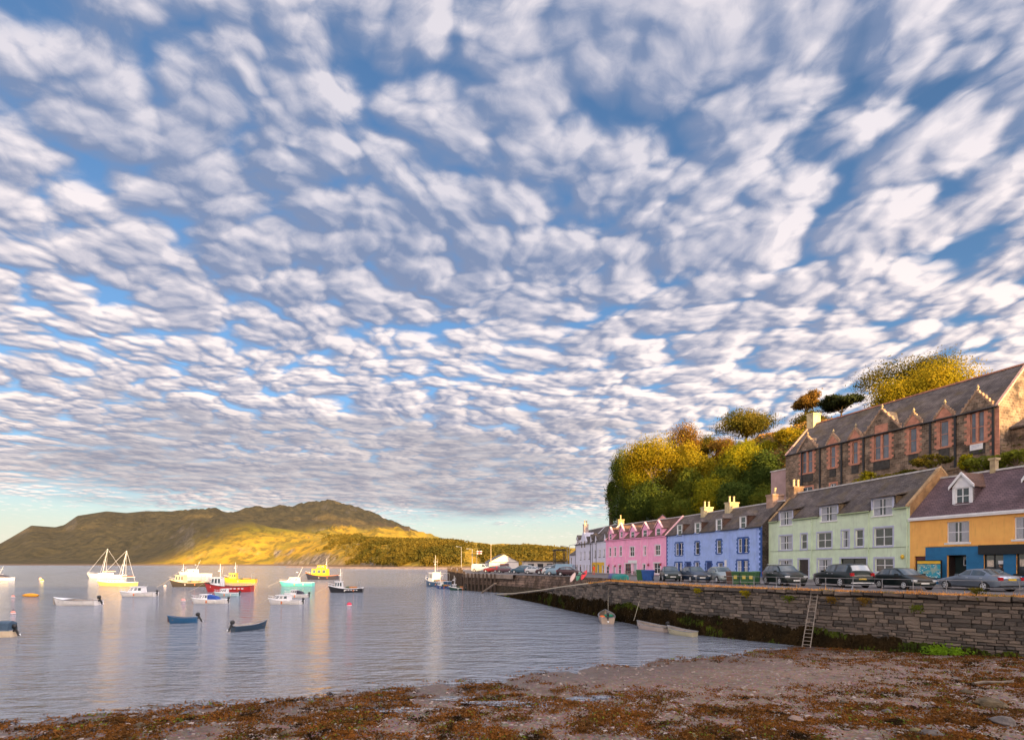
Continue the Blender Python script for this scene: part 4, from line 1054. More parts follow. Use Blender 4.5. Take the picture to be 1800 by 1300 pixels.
# ================================================================== cars
PLATE_W = pm('white_plate', (.7, .7, .68), .5, 0); PLATE_Y = pm('yellow_plate', (.75, .5, .03), .5, 0)
LAMP = pm('headlamp_glass', (.62, .65, .68), .12, .1, 8, spec=.8); TAIL = pm('tail_lamp_red', (.42, .012, .02), .2, .1, 8, spec=.7)
CGL = pm('car_glass', (.075, .10, .115), .05, .25, 1.5, spec=1.0); TRIM = pm('black_trim', (.018, .018, .02), .6, .1, 6)
def paint(name, col, metal=.25): return pm('paint_'+name, col, .32, .04, 2, metal=metal, coat=.35, spec=.35)
CARS = {  # length, width, [(x from front, roofline z)], belt height, (window spans), wheel x
 'hatch':  (4.0, 1.70, [(0, .55), (.06, .74), (.75, .92), (1.0, .98), (1.85, 1.44), (2.4, 1.49), (3.1, 1.46), (3.55, 1.33), (3.88, .98), (4.0, .80)], .96, [(1.25, 2.35), (2.43, 3.3)], (.75, 3.25), .31),
 'sedan':  (4.6, 1.78, [(0, .52), (.08, .70), (1.0, .90), (1.35, .96), (2.1, 1.40), (2.6, 1.46), (3.2, 1.43), (3.95, 1.06), (4.4, 1.02), (4.6, .85)], .97, [(1.6, 2.55), (2.63, 3.55)], (.82, 3.62), .32),
 'suv':    (4.65, 1.85, [(0, .62), (.08, .86), (1.05, 1.08), (1.2, 1.12), (1.95, 1.60), (2.5, 1.69), (3.9, 1.66), (4.25, 1.55), (4.55, 1.12), (4.65, .85)], 1.10, [(1.4, 2.5), (2.58, 3.4), (3.47, 4.15)], (.9, 3.65), .36),
 'pickup': (5.1, 1.85, [(0, .70), (.08, .96), (1.15, 1.12), (1.35, 1.16), (1.95, 1.66), (2.5, 1.76), (4.3, 1.80), (4.65, 1.70), (5.02, 1.20), (5.1, .85)], 1.14, [(1.55, 2.4), (2.5, 3.05), (3.3, 4.55)], (.95, 4.0), .39),
 'van':    (4.9, 1.90, [(0, .60), (.06, .95), (.5, 1.10), (.75, 1.22), (1.45, 1.80), (1.9, 1.93), (4.6, 1.93), (4.85, 1.85), (4.9, .8)], 1.15, [(.95, 1.9)], (.85, 3.9), .34)}
def car(name, kind, label, pos, heading, pmn, group='cars parked along the quay', scale=1.0, simple=False, z=None, rear_plate=True):
    L, Wd, top, belt, wins, whx, wr = CARS[kind]
    z = zq(pos[1]) if z is None else z
    e = empty(name, (pos[0], pos[1], z+.004), heading, label, 'van' if kind == 'van' else ('pickup truck' if kind == 'pickup' else 'car'), group); e.scale = (scale,)*3
    hw = Wd/2; N_ = 34
    def sec(x):
        zt = interp(top, x); f = x/L; nar = 1-.16*max(0, 1-f/.12)**2-.10*max(0, (f-.90)/.10)**2; w = hw*nar
        g_ = sm(belt-.02, belt+.38, zt); zs = min(belt, zt-.045); wr_ = lerp(w*.86, w*.73, g_); zb = .24+.10*max(0, 1-f/.06)+.10*max(0, (f-.95)/.05)
        return w, zs, zt, wr_, zb
    def half(x):
        w, zs, zt, wr_, zb = sec(x)
        return [(0, zb-.03), (w*.82, zb-.03), (w*.965, zb+.06), (w, lerp(zb, zs, .55)), (w*.965, zs-.02), (lerp(w*.95, wr_, .04), zs+.02), (wr_, zt-.055), (wr_*.86, zt-.012), (wr_*.45, zt+.004), (0, zt+.008)]
    xs = sorted(set([round(L*i/N_, 3) for i in range(N_+1)]+[p[0] for p in top]))
    b = MB(); rows = []
    for x in xs:
        hp = half(x); row = [(L/2-x, y, zz) for y, zz in hp]+[(L/2-x, -y, zz) for y, zz in reversed(hp[1:-1])]; rows.append(row)
    b.grid(rows, True); n = len(rows[0]); b.f.append(tuple(range(n))); b.f.append(tuple(reversed(range(len(b.v)-n, len(b.v)))))
    body = b.build('body', pmn, e, smooth=40)
    def side(x, f, out=.008):
        w, zs, zt, wr_, zb = sec(x); y = lerp(lerp(w*.95, wr_, .04), wr_, f); zz = lerp(zs+.02, zt-.055, f); return y+out, zz
    for a, c in wins:
        for s in (-1, 1):
            q = MB(); r1, r2 = [], []; k = 6
            for i in range(k+1):
                x = lerp(a, c, i/k); top_f = .92; lo = .08
                if interp(top, x) < belt+.12: top_f = .1
                y1, z1 = side(x, lo); y2, z2 = side(x, top_f); r1.append((L/2-x, s*y1, z1)); r2.append((L/2-x, s*y2, z2))
            q.grid([r1, r2]).build('window', CGL, e, smooth='all', fix=False)
    # windscreen and rear window
    i_b = next(i for i, p in enumerate(top) if p[1] > belt+.25)
    x0, x1 = top[i_b-1][0]+.06, top[i_b][0]-.02
    rev = [p for p in reversed(top)]; j = next(i for i, p in enumerate(rev) if p[1] > belt+.25); x2, x3 = rev[j][0]+.03, rev[j-1][0]-.06
    for nm, xa, xb in (('windscreen', x0, x1), ('rear_window', x2, x3)):
        q = MB(); rws = []
        for i in range(4):
            x = lerp(xa, xb, i/3); w, zs, zt, wr_, zb = sec(x); row = [(L/2-x, f*wr_*.90, zt+.016-.02*abs(f)**2) for f in (-1, -.5, 0, .5, 1)]; rws.append(row)
        if not (nm == 'rear_window' and kind == 'van'): q.grid(rws).build(nm, CGL, e, smooth='all', fix=False)
    for x in whx:
        for s in (-1, 1):
            w = sec(x)[0]
            MB().lathe([(wr+.055, 0), (wr+.055, .02)], 18, (L/2-x, s*(w-.006)-.01, wr), Matrix.Rotation(R(90), 4, 'X')).build('wheel_arch', TRIM, e)
            wh = empty('wheel'); wh.parent = e; wh.location = (L/2-x, s*(w-.075), wr); wh.rotation_euler = (R(90)*s, 0, 0)
            MB().lathe([(wr*.62, -.12), (wr*.93, -.12), (wr, -.07), (wr, .07), (wr*.93, .105), (wr*.62, .105)], 18).build('tyre', TYRE, wh, smooth=40)
            rim = MB(); rim.lathe([(wr*.64, .04), (wr*.64, .10), (wr*.56, .10), (wr*.54, .05)], 18)
            for k in range(5):
                Mx = Matrix.Rotation(2*math.pi*k/5, 4, 'Z'); rim.box(.03, wr*.6, -.035, .035, .07, .098, Mx)
            rim.lathe([(.06, .06), (.05, .105)], 8); ro = rim.build('rim', ALLOY, wh, fix=False); ro.scale = (1, 1, -1.42)
    for s in (-1, 1):
        w, zs, zt, wr_, zb = sec(.16); MB().box(L/2-.42, L/2-.02, min(s*w*.62, s*w*.985), max(s*w*.62, s*w*.985), zt-.20, zt-.055, Matrix.Rotation(0, 4, 'Z')).build('headlight', LAMP, e)
        w, zs, zt, wr_, zb = sec(L-.05); zl = belt-.14; MB().box(-L/2-.012, -L/2+.22, min(s*w*.70, s*w*1.0), max(s*w*.70, s*w*1.0), zl-.12, zl+.10).build('tail_light', TAIL, e)
        if not simple:
            mr = MB(); xm = x0+.35; w = sec(xm)[0]; mr.box(L/2-xm-.05, L/2-xm+.06, min(s*(w-.02), s*(w+.19)), max(s*(w-.02), s*(w+.19)), belt+.0, belt+.13); mr.build('mirror', pmn, e)
            for a, c in wins[:2]:
                xh = c-.16; y, _ = side(xh, 0); MB().box(L/2-xh-.09, L/2-xh+.09, min(s*(y+.005), s*(y+.035)), max(s*(y+.005), s*(y+.035)), belt-.13, belt-.095).build('door_handle', TRIM if kind == 'hatch' else ALLOY, e)
    MB().box(L/2-.03, L/2+.025, -.26, .26, .40, .51).build('number_plate', PLATE_W, e)
    MB().box(-L/2-.035, -L/2+.03, -.26, .26, .62 if kind != 'sedan' else .72, .73 if kind != 'sedan' else .83).build('number_plate', PLATE_Y, e)
    MB().box(L/2-.10, L/2+.012, -.5, .5, .53, .64).build('grille', TRIM, e)
    MB().box(-L/2-.03, -L/2+.1, -hw*.86, hw*.86, .34, .42).build('bumper_strip', TRIM if kind != 'pickup' else ALLOY, e)
    if kind in ('suv',):
        for s in (-1, 1): MB().path([(L/2-2.2, s*.62, 1.70), (L/2-2.4, s*.62, 1.745), (L/2-4.0, s*.62, 1.73), (L/2-4.2, s*.62, 1.67)], .02, 5).build('roof_rail', ALLOY, e)
    return e
def carpx(xl, xr, yb): 
    Y = (H_EYE-3.72)*900/(yb-988); return ((xl+xr)/2-900)/900*Y, Y
BLK = paint('black', (.010, .018, .018)); DGR = paint('dark_green', (.016, .032, .032)); DBL = paint('dark_blue', (.022, .040, .075)); SIL = paint('silver_grey', (.24, .28, .34), .6); SIL2 = paint('pale_silver', (.36, .42, .42), .6)
hq = math.atan2(-.72, .70)       # heading along the quay
def park(xl, xr, yb, L): 
    Y = (H_EYE-3.72)*900/(yb-988)+L*.42; return (((xl+xr)/2-900)/900*Y, Y)
HF, HB = R(-92), R(88)
car('hatchback', 'hatch', 'dark green hatchback, farthest car in front of the pink house', park(1160, 1196, 1021.3, 4), R(-99), DGR)
car('hatchback', 'hatch', 'dark blue hatchback parked second in front of the blue house', park(1196, 1246, 1023.2, 4), R(-89), DBL)
car('hatchback', 'hatch', 'silver hatchback parked next to the wheelie bins', park(1246, 1290, 1024.6, 4), R(-92), SIL2)
car('sport_utility_car', 'suv', 'black estate-style off-roader with roof rails in front of the green house', park(1339, 1417, 1029.6, 4.65), R(-95), BLK)
car('pickup_truck', 'pickup', 'black pickup truck with rear canopy in front of the green house', park(1424, 1534, 1032.8, 5.1), HB, BLK)
car('hatchback', 'hatch', 'black hatchback parked between the pickup and the silver saloon', park(1536, 1641, 1036.5, 4), HF, BLK)
car('saloon_car', 'sedan', 'silver-grey saloon car, nearest of the cars on the quay', park(1645, 1793, 1039.5, 4.6), R(92), SIL)
# on the pier
pier_cars = [(683, 745, 'van', (.62, .62, .62), 'white van parked at the seaward end of the pier'), (770, 868, 'hatch', (.28, .03, .03), 'red car parked on the pier beside the white van'), (905, 1010, 'hatch', (.09, .05, .07), 'dark plum car in front of the white shed on the pier'), (1060, 1172, 'suv', (.05, .11, .16), 'blue-green off-roader on the pier right of the white shed'), (1195, 1292, 'hatch', (.55, .55, .55), 'white car on the pier beside the blue-green off-roader'), (1330, 1410, 'suv', (.06, .025, .03), 'dark maroon off-roader in the middle of the pier'), (1395, 1450, 'hatch', (.6, .58, .55), 'white car with pinkish tint parked near the pier landing'), (1440, 1540, 'van', (.20, .30, .38), 'pale blue van on the pier near the white houses'), (1545, 1620, 'hatch', (.05, .02, .025), 'dark red car nearest the white houses on the pier')]
for i, (xl, xr, k, c_, lb) in enumerate(pier_cars):
    x_, Y = (xl+xr)/2/5.625+720, 118-i*4.5; X = (x_-900)/900*Y
    car('van' if k == 'van' else 'parked_car', k, lb, (X, Y), hq+.3+(i % 2)*math.pi, paint('pier_%d' % i, c_), 'cars parked on the pier', simple=True)

# ================================================================== wheelie bins, skip
def bin_(label, pos, rz, m, w=.58, h=1.05, name='wheelie_bin', group='bins on the quay', cat='bin'):
    e = empty(name, (pos[0], pos[1], zq(pos[1])), rz, label, cat, group)
    b = MB(); P = lambda k, z: [(-k*w/2, -k*w/2, z), (k*w/2, -k*w/2, z), (k*w/2, k*w/2*1.15, z), (-k*w/2, k*w/2*1.15, z)]
    b.grid([P(.78, .06), P(1, h*.88), P(1.06, h*.89), P(1.06, h*.93)], True); b.f.append((3, 2, 1, 0)); b.build('body', m, e)
    l = MB(); l.grid([P(1.1, h*.93), P(1.1, h*.96), P(.8, h)], True); l.f.append((8, 9, 10, 11)); l.build('lid', m, e)
    MB().tube((-w*.4, w*.66, h*.95), (w*.4, w*.66, h*.95), .025, .025, 6).build('handle', m, e)
    for s in (-1, 1): MB().tube((s*w*.36, w*.45, .1), (s*w*.44, w*.45, .1), .1, .1, 10).build('wheel', TYRE, e)
    MB().box(-w*.2, w*.2, -w*.5-.012, -w*.47, h*.45, h*.7).build('sticker', pm('yellow_sticker', (.7, .55, .1), .6, .1), e) if 'sticker' in label else None
    return e
BGR = pm('bin_green', (.028, .11, .035), .5, .15, 3); BBR = pm('bin_brown', (.12, .055, .035), .5, .15, 3); BBL = pm('skip_blue', (.012, .075, .30), .5, .15, 3)
for (xc, yb, m, lb) in ((1284, 1026, BBR, 'brown wheelie bin beside the silver hatchback'), (1294, 1026.8, BGR, 'green wheelie bin with yellow sticker, leftmost of the green bins'), (1309, 1027.4, BGR, 'green wheelie bin with yellow sticker, middle of the green bins'), (1321, 1027.6, BGR, 'green wheelie bin with yellow sticker, third of the green bins'), (1329, 1026.0, BGR, 'plain green wheelie bin nearest the black off-roader')):
    bin_(lb, carpx(xc, xc, yb), R(-35), m, w=.62, h=1.12)
bin_('green wheelie bin beside the blue skip in front of the pink terrace', carpx(1126, 1126, 1020), R(-30), BGR, .7, 1.15)
bin_('large blue skip bin in front of the pink terrace', carpx(1139, 1139, 1020.2), R(-30), BBL, 1.05, 1.12, 'skip_bin')

# ================================================================== railing, ladder, ropes
PF = Path([(p[0]+.72*1.1, p[1]+.70*1.1) for p in QW])
d0_ = next(i*.2 for i in range(2000) if PF.at(i*.2)[0].y > 24); d1_ = next(i*.2 for i in range(2000) if PF.at(i*.2)[0].y > 43.0)
p0 = PF.at(d0_)[0]; rail = empty('railing', (p0.x, p0.y, 0), 0, 'low galvanised two-bar railing along the quay edge in front of the cars', 'railing')
d = d0_; pts = []
while d < d1_:
    p = PF.at(d)[0]; z_ = zq(p.y); pts.append((p.x-p0.x, p.y-p0.y, z_)); MB().tube((p.x-p0.x, p.y-p0.y, z_-.05), (p.x-p0.x, p.y-p0.y, z_+.86), .022, .022, 6).build('post', STEEL, rail); d += 1.55
for hgt in (.84, .42): MB().path([(a, b, c+hgt) for a, b, c in pts], .016, 5).build('rail', STEEL, rail)
k = len(pts)//2; MB().tube((pts[k][0], pts[k][1], pts[k][2]+.4), (pts[k][0]-.5, pts[k][1]-.5, pts[k][2]), .02, .02, 5).build('brace', STEEL, rail)
a, b = px(1424, 1158, 33.0), px(1441, 1046, 33.9); a = Vector((18.9, 32.9, .15)); b = Vector((20.15, 34.05, 3.75))
LADM = pm('weathered_wood', (.27, .23, .195), .85, .2, 4); lad = empty('ladder', a, 0, 'tall weathered wooden ladder leaning against the quay wall', 'ladder')
dv = b-a; sd_ = Vector((dv.y, -dv.x, 0)).normalized()*.21; sd_ = Vector((.80, -.60, 0))*.21
for s in (-1, 1): MB().tube(sd_*s*1.1, dv+sd_*s*.9, .030, .026, 5).build('side_rail', LADM, lad)
for i in range(15): MB().tube(dv*((i+.7)/15.5)-sd_, dv*((i+.7)/15.5)+sd_, .022, .022, 5).build('rung', LADM, lad)
def rope(label, pts, r=.03, m=ROPE, sag=0.0):
    P = [Vector(p) for p in pts]; out = []
    for a, b in zip(P, P[1:]):
        for i in range(10): t_ = i/10; q = a.lerp(b, t_); q.z -= sag*4*t_*(1-t_); out.append(q)
    out.append(P[-1]); o0 = out[0].copy(); o = MB().path([q-o0 for q in out], r, 5).build('mooring_rope', m); o.location = o0; tag(o, label, 'rope', 'mooring ropes along the quay'); return o
rope('mooring rope from the quay edge down to the orange-trimmed dinghy', [px(1069, 1020, 52.5), px(1069, 1071, 49.8)], .022, sag=.0)
rope('thin rope from the wall to the bow of the long pale dinghy', [(11.35, 45.6, 2.2), (10.6, 44.6, .55)], .02, sag=.05)
rope('long pale rope lying along the slipway edge down to the water', [(8.2, 55.2, ztop_w(55.2)+.06), (6.3, 61, ztop_w(61)+.06), (3.9, 70, ztop_w(70)+.06), (.45, 80, ztop_w(80)+.06), (-2.6, 89, .1)], .07)

# upturned boats and kayaks on the quay
def hull_pts(L, B, fb, fm, fs, draft, tr, t):
    x = L*(t-.5); k = .46
    bw = B/2*(tr+(1-tr)*math.sin(math.pi/2*min(1, t/k))) if t < k else B/2*max(0.0, 1-((t-k)/(1-k))**2.3)
    sh = fm+(fb-fm)*max(0, (t-.35)/.65)**1.8+(fs-fm)*max(0, (.4-t)/.4)**2
    dr = draft*(1-max(0, (t-.72)/.28)**2)
    st = max(0, (t-.80)/.20)**2
    return x, bw, sh, dr, st
def hull(L, B, fb=1.0, fm=.6, fs=.65, draft=.35, tr=.75, n=20, wall=0.0, floor=None, flare=.88):
    """returns outer, inner(or None) builders; x forward, waterline z = 0"""
    o = MB(); rows = []; sheer = []
    for i in range(n+1):
        t_ = i/n; x, bw, sh, dr, st = hull_pts(L, B, fb, fm, fs, draft, tr, t_)
        rk = lambda z: x-(0 if st == 0 else st*L*.07*(1-(z+dr)/(sh+dr)))
        prof = [(0, -dr), (bw*.55, -dr*.75), (bw*.80, -dr*.15), (bw*lerp(flare, 1, .2), sh*.30), (bw*lerp(flare, 1, .62), sh*.65), (bw, sh)]
        if t_ > .985: prof = [(max(.004, p[0]), p[1]) for p in prof]
        R_ = [(rk(z), y, z) for y, z in prof]; rows.append([(a, -b, c) for a, b, c in reversed(R_[1:])]+R_); sheer.append((x, bw, sh))
    o.grid(rows); o.f.append(tuple(range(len(rows[0]))))
    return o, sheer, rows
def deck(sheer, drop, inset=.04):
    m = MB(); m.grid([[(x, -max(0, b-inset), z-drop), (x, 0, z-drop+.03), (x, max(0, b-inset), z-drop)] for x, b, z in sheer]); return m
def gunwale(sheer, r=.045, up=0):
    m = MB(); P = [(x, b, z+up) for x, b, z in sheer]; m.path(P, r, 5); m.path([(x, -b, z) for x, b, z in P], r, 5); m.path([(P[0][0], P[0][1], P[0][2]), (P[0][0], -P[0][1], P[0][2])], r, 5); return m
def open_inner(rows, sheer, floor):
    m = MB(); R2 = []
    for r_, (x, b, z) in zip(rows, sheer):
        bi = max(.0, b-.07); R2.append([(x, -bi, z-.01), (x, -bi*.9, lerp(floor, z, .5)), (x, -bi*.75, floor), (x, bi*.75, floor), (x, bi*.9, lerp(floor, z, .5)), (x, bi, z-.01)])
    R2[0] = [(a+.05, b, c) for a, b, c in R2[0]]
    m.grid(R2); m.f.append(tuple(range(6))); return m
def outboard(par, x, z, m=None, s=1.0, tilt=0):
    e = empty('outboard_motor'); e.parent = par; e.location = (x, 0, z); e.rotation_euler = (0, R(tilt), 0); e.scale = (s,)*3
    q = MB(); q.ball((-.18, 0, .36), .24, .16, .22, 8, 6); q.build('cowling', m or BLACKM, e, smooth='all')
    MB().box(-.26, -.10, -.05, .05, -.55, .25).build('leg', BLACKM, e); MB().lathe([(.02, -.03), (.15, 0), (.02, .03)], 3, (-.30, 0, -.5), Matrix.Rotation(R(90), 4, 'Y')).build('propeller', ALLOY, e); MB().box(-.10, .04, -.12, .12, -.08, .10).build('clamp', BLACKM, e)
for (lb, xc, yb, m, L) in (('upturned dark blue dinghy on the quay edge by the pink terrace', 1073, 1017.6, pm('hull_dark_blue', (.02, .035, .20), .4, .15, 2), 2.9), ('upturned teal dinghy on the quay edge by the pink terrace', 1084, 1019.0, pm('hull_teal', (.01, .20, .17), .4, .15, 2), 3.0)):
    x_, y_ = carpx(xc, xc, yb); e = empty('upturned_dinghy', (x_+.8, y_+1.2, zq(y_)+.02), R(-72 if 'teal' in lb else -84), lb, 'dinghy', 'upturned dinghies on the quay')
    o, sh, rw = hull(L, 1.15, .32, .30, .30, .26, .8); hb = o.build('hull', m, e, smooth=40); hb.rotation_euler = (R(180), 0, 0); hb.location = (0, 0, .32)
    MB().box(-L*.42, L*.30, -.03, .03, .55, .62).build('keel', m, e)
for (lb, p_, q_, m) in (('red kayak leaning on the quay edge beside the slipway', px(1022, 1018, 60), px(1029, 1005, 62), pm('kayak_red', (.65, .03, .03), .35, .1, 3)), ('green kayak leaning beside the red kayak', px(1014, 1020, 60.5), px(1019, 1008, 62.5), pm('kayak_green', (.06, .22, .12), .35, .1, 3)), ('pale pink plank leaning at the head of the slipway', px(1003, 1022, 63), px(1009, 1009, 65), pm('pale_pink_board', (.62, .42, .36), .5, .1, 3))):
    dv = (q_-p_); L = max(dv.length, 2.2)*1.25; e = empty('kayak' if 'kayak' in lb else 'leaning_plank', p_, 0, lb, 'kayak' if 'kayak' in lb else 'plank')
    e.rotation_euler = dv.to_track_quat('X', 'Z').to_euler()
    b = MB(); b.grid([[(L*t_, .30*math.sin(math.pi*min(max(t_, .04), .96))**.7*math.cos(a), .17*math.sin(math.pi*min(max(t_, .04), .96))**.7*math.sin(a)) for a in [2*math.pi*k/8 for k in range(8)]] for t_ in [i/10 for i in range(11)]], True); b.build('shell', m, e, smooth='all')
    if 'kayak' in lb: MB().lathe([(.20, 0), (.24, .03), (.2, .05)], 10, (L*.48, 0, .16)).build('cockpit_rim', BLACKM, e)

# ================================================================== boats
def HM(n, c, r=.35): return pm('hull_'+n, c, r, .08, 1.5, stain=.15, coat=.2)
def place_boat(name, label, xl, xr, yb, yaw=0, cat='boat', group='boats moored in the harbour', z=0.0):
    Y = H_EYE*900/(yb-988); X = ((xl+xr)/2-900)/900*Y; L = (xr-xl)/900*Y/max(.35, abs(math.cos(yaw)))
    return empty(name, (X, Y, z), math.pi+yaw, label, cat, group), L       # bow to the left at yaw 0
FENDW = pm('fender_white', (.68, .66, .60), .5, .1); FENDO = pm('fender_orange', (.70, .20, .04), .5, .1)
def gear(e, sheer, L, k=0):
    xb, bb_, zb_ = sheer[-1]
    MB().path([(xb-.1, 0, zb_), (xb+L*.14, .05, zb_*.45), (xb+L*.34, .1, -.06)], .02, 4).build('mooring_line', ROPE, e)
    for i, f in enumerate((.28, .5)):
        x, b_, z = sheer[int(len(sheer)*f)]
        for s in (-1, 1): MB().ball((x, s*(b_+.09), z*.5), .09, .09, .22, 7, 5).build('fender', FENDW if (i+k) % 2 else FENDO, e)
def anchor_rail(e, sheer, h=.5, fr=.55):
    P = [s for s in sheer if s[0] > sheer[0][0]+(sheer[-1][0]-sheer[0][0])*fr]; m = MB()
    for s in (-1, 1):
        m.path([(x, s*b*.92, z+h) for x, b, z in P], .018, 4)
        for x, b, z in P[::3]: m.tube((x, s*b*.92, z), (x, s*b*.92, z+h), .015, .015, 4)
    m.build('guard_rail', ALLOY, e)
def cabin(e, x0, x1, w, z0, h, m, rake_f=.35, rake_b=.1, nwin=3, roof_over=.12, wm=CGL, name='wheelhouse', roofm=None, taper=.88):
    b = MB(); hw = w/2
    P = [(x0, -hw, z0), (x1, -hw*.9, z0), (x1, hw*.9, z0), (x0, hw, z0)]; T = [(x0+rake_b, -hw*taper, z0+h), (x1-rake_f, -hw*taper*.88, z0+h), (x1-rake_f, hw*taper*.88, z0+h), (x0+rake_b, hw*taper, z0+h)]
    b.grid([P, T], True); b.face(*T); c = b.build(name, m, e)
    r = MB(); r.box(x0+rake_b-roof_over, x1-rake_f+roof_over*1.6, -hw*taper-roof_over*.6, hw*taper+roof_over*.6, z0+h, z0+h+.07); r.build('cabin_roof', roofm or m, c)
    L_ = (x1-x0)
    for s in (-1, 1):
        for k in range(nwin):
            a, d_ = (k+.16)/nwin, (k+.84)/nwin; lo, hi = .42, .88
            def Q(f, g):
                xb, xt = lerp(x0, x1, f), lerp(x0+rake_b, x1-rake_f, f); yb_, yt = lerp(hw, hw*.9, f), lerp(hw*taper, hw*taper*.88, f); return (lerp(xb, xt, g), s*(lerp(yb_, yt, g)+.012), lerp(z0, z0+h, g))
            MB().face(Q(a, lo), Q(d_, lo), Q(d_, hi), Q(a, hi)).build('window', wm, c, fix=False)
    for k in range(3):
        a, d_ = -1+2*(k+.1)/3, -1+2*(k+.9)/3
        MB().face(*[(lerp(x1, x1-rake_f, g)+.012, f*hw*lerp(.9, taper*.88, g), z0+h*g) for f, g in ((a, .45), (d_, .45), (d_, .9), (a, .9))]).build('windscreen_pane', wm, c, fix=False)
    return c
def mast(e, x, z, h, r=.05, rake=0, m=WHITE, radar=True, name='mast'):
    top = (x-h*math.tan(rake), 0, z+h); q = MB(); q.tube((x, 0, z), top, r, r*.6, 6); o = q.build(name, m, e)
    if radar:
        MB().box(x-h*.62*math.tan(rake)-.04, x-h*.62*math.tan(rake)+.04, -.55, .55, z+h*.62, z+h*.62+.05).build('crosstree', m, o)
        MB().lathe([(.05, 0), (.26, .03), (.26, .14), (.05, .18)], 10, (x+.15, 0, z+h*.45)).build('radar_dome', WHITE, o)
    return o
def fishing(label, xl, xr, yb, col, yaw=0, house=(.58, .82), hm=None, mastH=2.6, boot=None, name='fishing_boat', group='boats moored in the harbour', bulw=.0, aft='gallows', decal=False, roofm=None):
    e, L = place_boat(name, label, xl, xr, yb, yaw, group=group); B = L*.34; fm = L*.115
    o, sh, rw = hull(L, B, L*.21, fm, fm*1.15, L*.07, .72); hm_ = o.build('hull', col, e, smooth=40)
    gunwale(sh, .06).build('rub_rail', BLACKM if boot is None else boot, e); deck(sh, .28, .05).build('deck', pm('deck_grey', (.30, .28, .24), .8, .2, 2), e, fix=False)
    x0, x1 = -L/2+L*house[0], -L/2+L*house[1]
    c = cabin(e, x0, x1, B*.62, fm-.1, L*.215, hm or WHITE, .25, .05, 3, roofm=roofm); mast(e, x0+.4, fm+L*.2, mastH, .05)
    anchor_rail(e, sh, .45, .72); gear(e, sh, L)
    for s in (-1, 1): MB().tube((x0+.3, s*.35, fm+L*.2), (x0+.1, s*.45, fm+L*.2+mastH*.8), .015, .01, 4).build('aerial', WHITE, e)
    if aft == 'gallows':
        q = MB(); xg = -L/2+L*.1; w = B*.33; q.path([(xg, -w, fm), (xg, -w, fm+L*.2), (xg, w, fm+L*.2), (xg, w, fm)], .05, 6); q.build('gallows', STEEL, e)
        q = MB(); q.box(-L*.32, -L*.12, -B*.22, B*.22, fm-.25, fm+.35); q.build('fish_box', pm('orange_box', (.45, .18, .05), .7, .3, 5), e)
        q = MB(); q.tube((-L*.05, -B*.25, fm+.15), (-L*.05, B*.25, fm+.15), .28, .28, 10); q.build('net_drum', pm('net_green', (.10, .13, .07), .9, .4, 8), e)
    if aft == 'rail':
        q = MB(); P = [s for s in sh if s[0] < x0]
        for s in (-1, 1):
            for hh in (.35, .7): q.path([(x, s*b, z+hh) for x, b, z in P], .02, 4)
            for x, b, z in P: q.tube((x, s*b, z), (x, s*b, z+.72), .02, .02, 4)
        q.build('stern_rail', STEEL, e)
    if decal:
        for s in (-1, 1):
            for k in range(5): x = -L*.36+k*L*.075; b_ = interp([(a, b) for a, b, c in sh], x); MB().box(x, x+L*.045, s*b_*.985-.03, s*b_*.985+.03, fm*.55, fm*.75).build('hull_mark', WHITE, hm_)
    return e, L, B, fm, sh
def cruiser(label, xl, xr, yb, col, yaw=0, cab=(.42, .78), canopy=None, ob=True, name='cabin_boat', ch=.13, top=WHITE, group='boats moored in the harbour', rig=False, winm=CGL, nwin=3):
    e, L = place_boat(name, label, xl, xr, yb, yaw, group=group); B = L*.36; fm = max(.55, L*.11)
    o, sh, rw = hull(L, B, fm*1.45, fm, fm, L*.06, .85); o.build('hull', col, e, smooth=40); gunwale(sh, .04).build('rub_rail', top, e); deck(sh, .06).build('deck', top, e, fix=False)
    x0, x1 = -L/2+L*cab[0], -L/2+L*cab[1]; cabin(e, x0, x1, B*.74, fm-.05, max(.7, L*ch), top, L*.12, .05, nwin, wm=winm, name='cabin')
    if canopy:
        q = MB(); hh = max(.7, L*ch); q.grid([[(x0, -B*.36, fm), (x0-L*.27, -B*.38, fm+.02)], [(x0, -B*.34, fm+hh*.9), (x0-L*.2, -B*.34, fm+hh*.55)], [(x0, 0, fm+hh*1.03), (x0-L*.18, 0, fm+hh*.7)], [(x0, B*.34, fm+hh*.9), (x0-L*.2, B*.34, fm+hh*.55)], [(x0, B*.36, fm), (x0-L*.27, B*.38, fm+.02)]]); q.face((x0-L*.27, -B*.38, fm+.02), (x0-L*.2, -B*.34, fm+hh*.55), (x0-L*.18, 0, fm+hh*.7), (x0-L*.2, B*.34, fm+hh*.55), (x0-L*.27, B*.38, fm+.02)); q.build('canopy', canopy, e, fix=False)
    else:
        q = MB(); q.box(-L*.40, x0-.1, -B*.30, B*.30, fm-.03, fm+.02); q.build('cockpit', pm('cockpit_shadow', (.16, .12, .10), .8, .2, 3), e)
    if ob: outboard(e, -L/2-.02, fm*.85, s=max(.8, L/6))
    anchor_rail(e, sh, .35, .6); gear(e, sh, L, 1)
    if rig: mast(e, x0+.3, fm+L*ch, L*.32, .04, R(25))
    return e, L
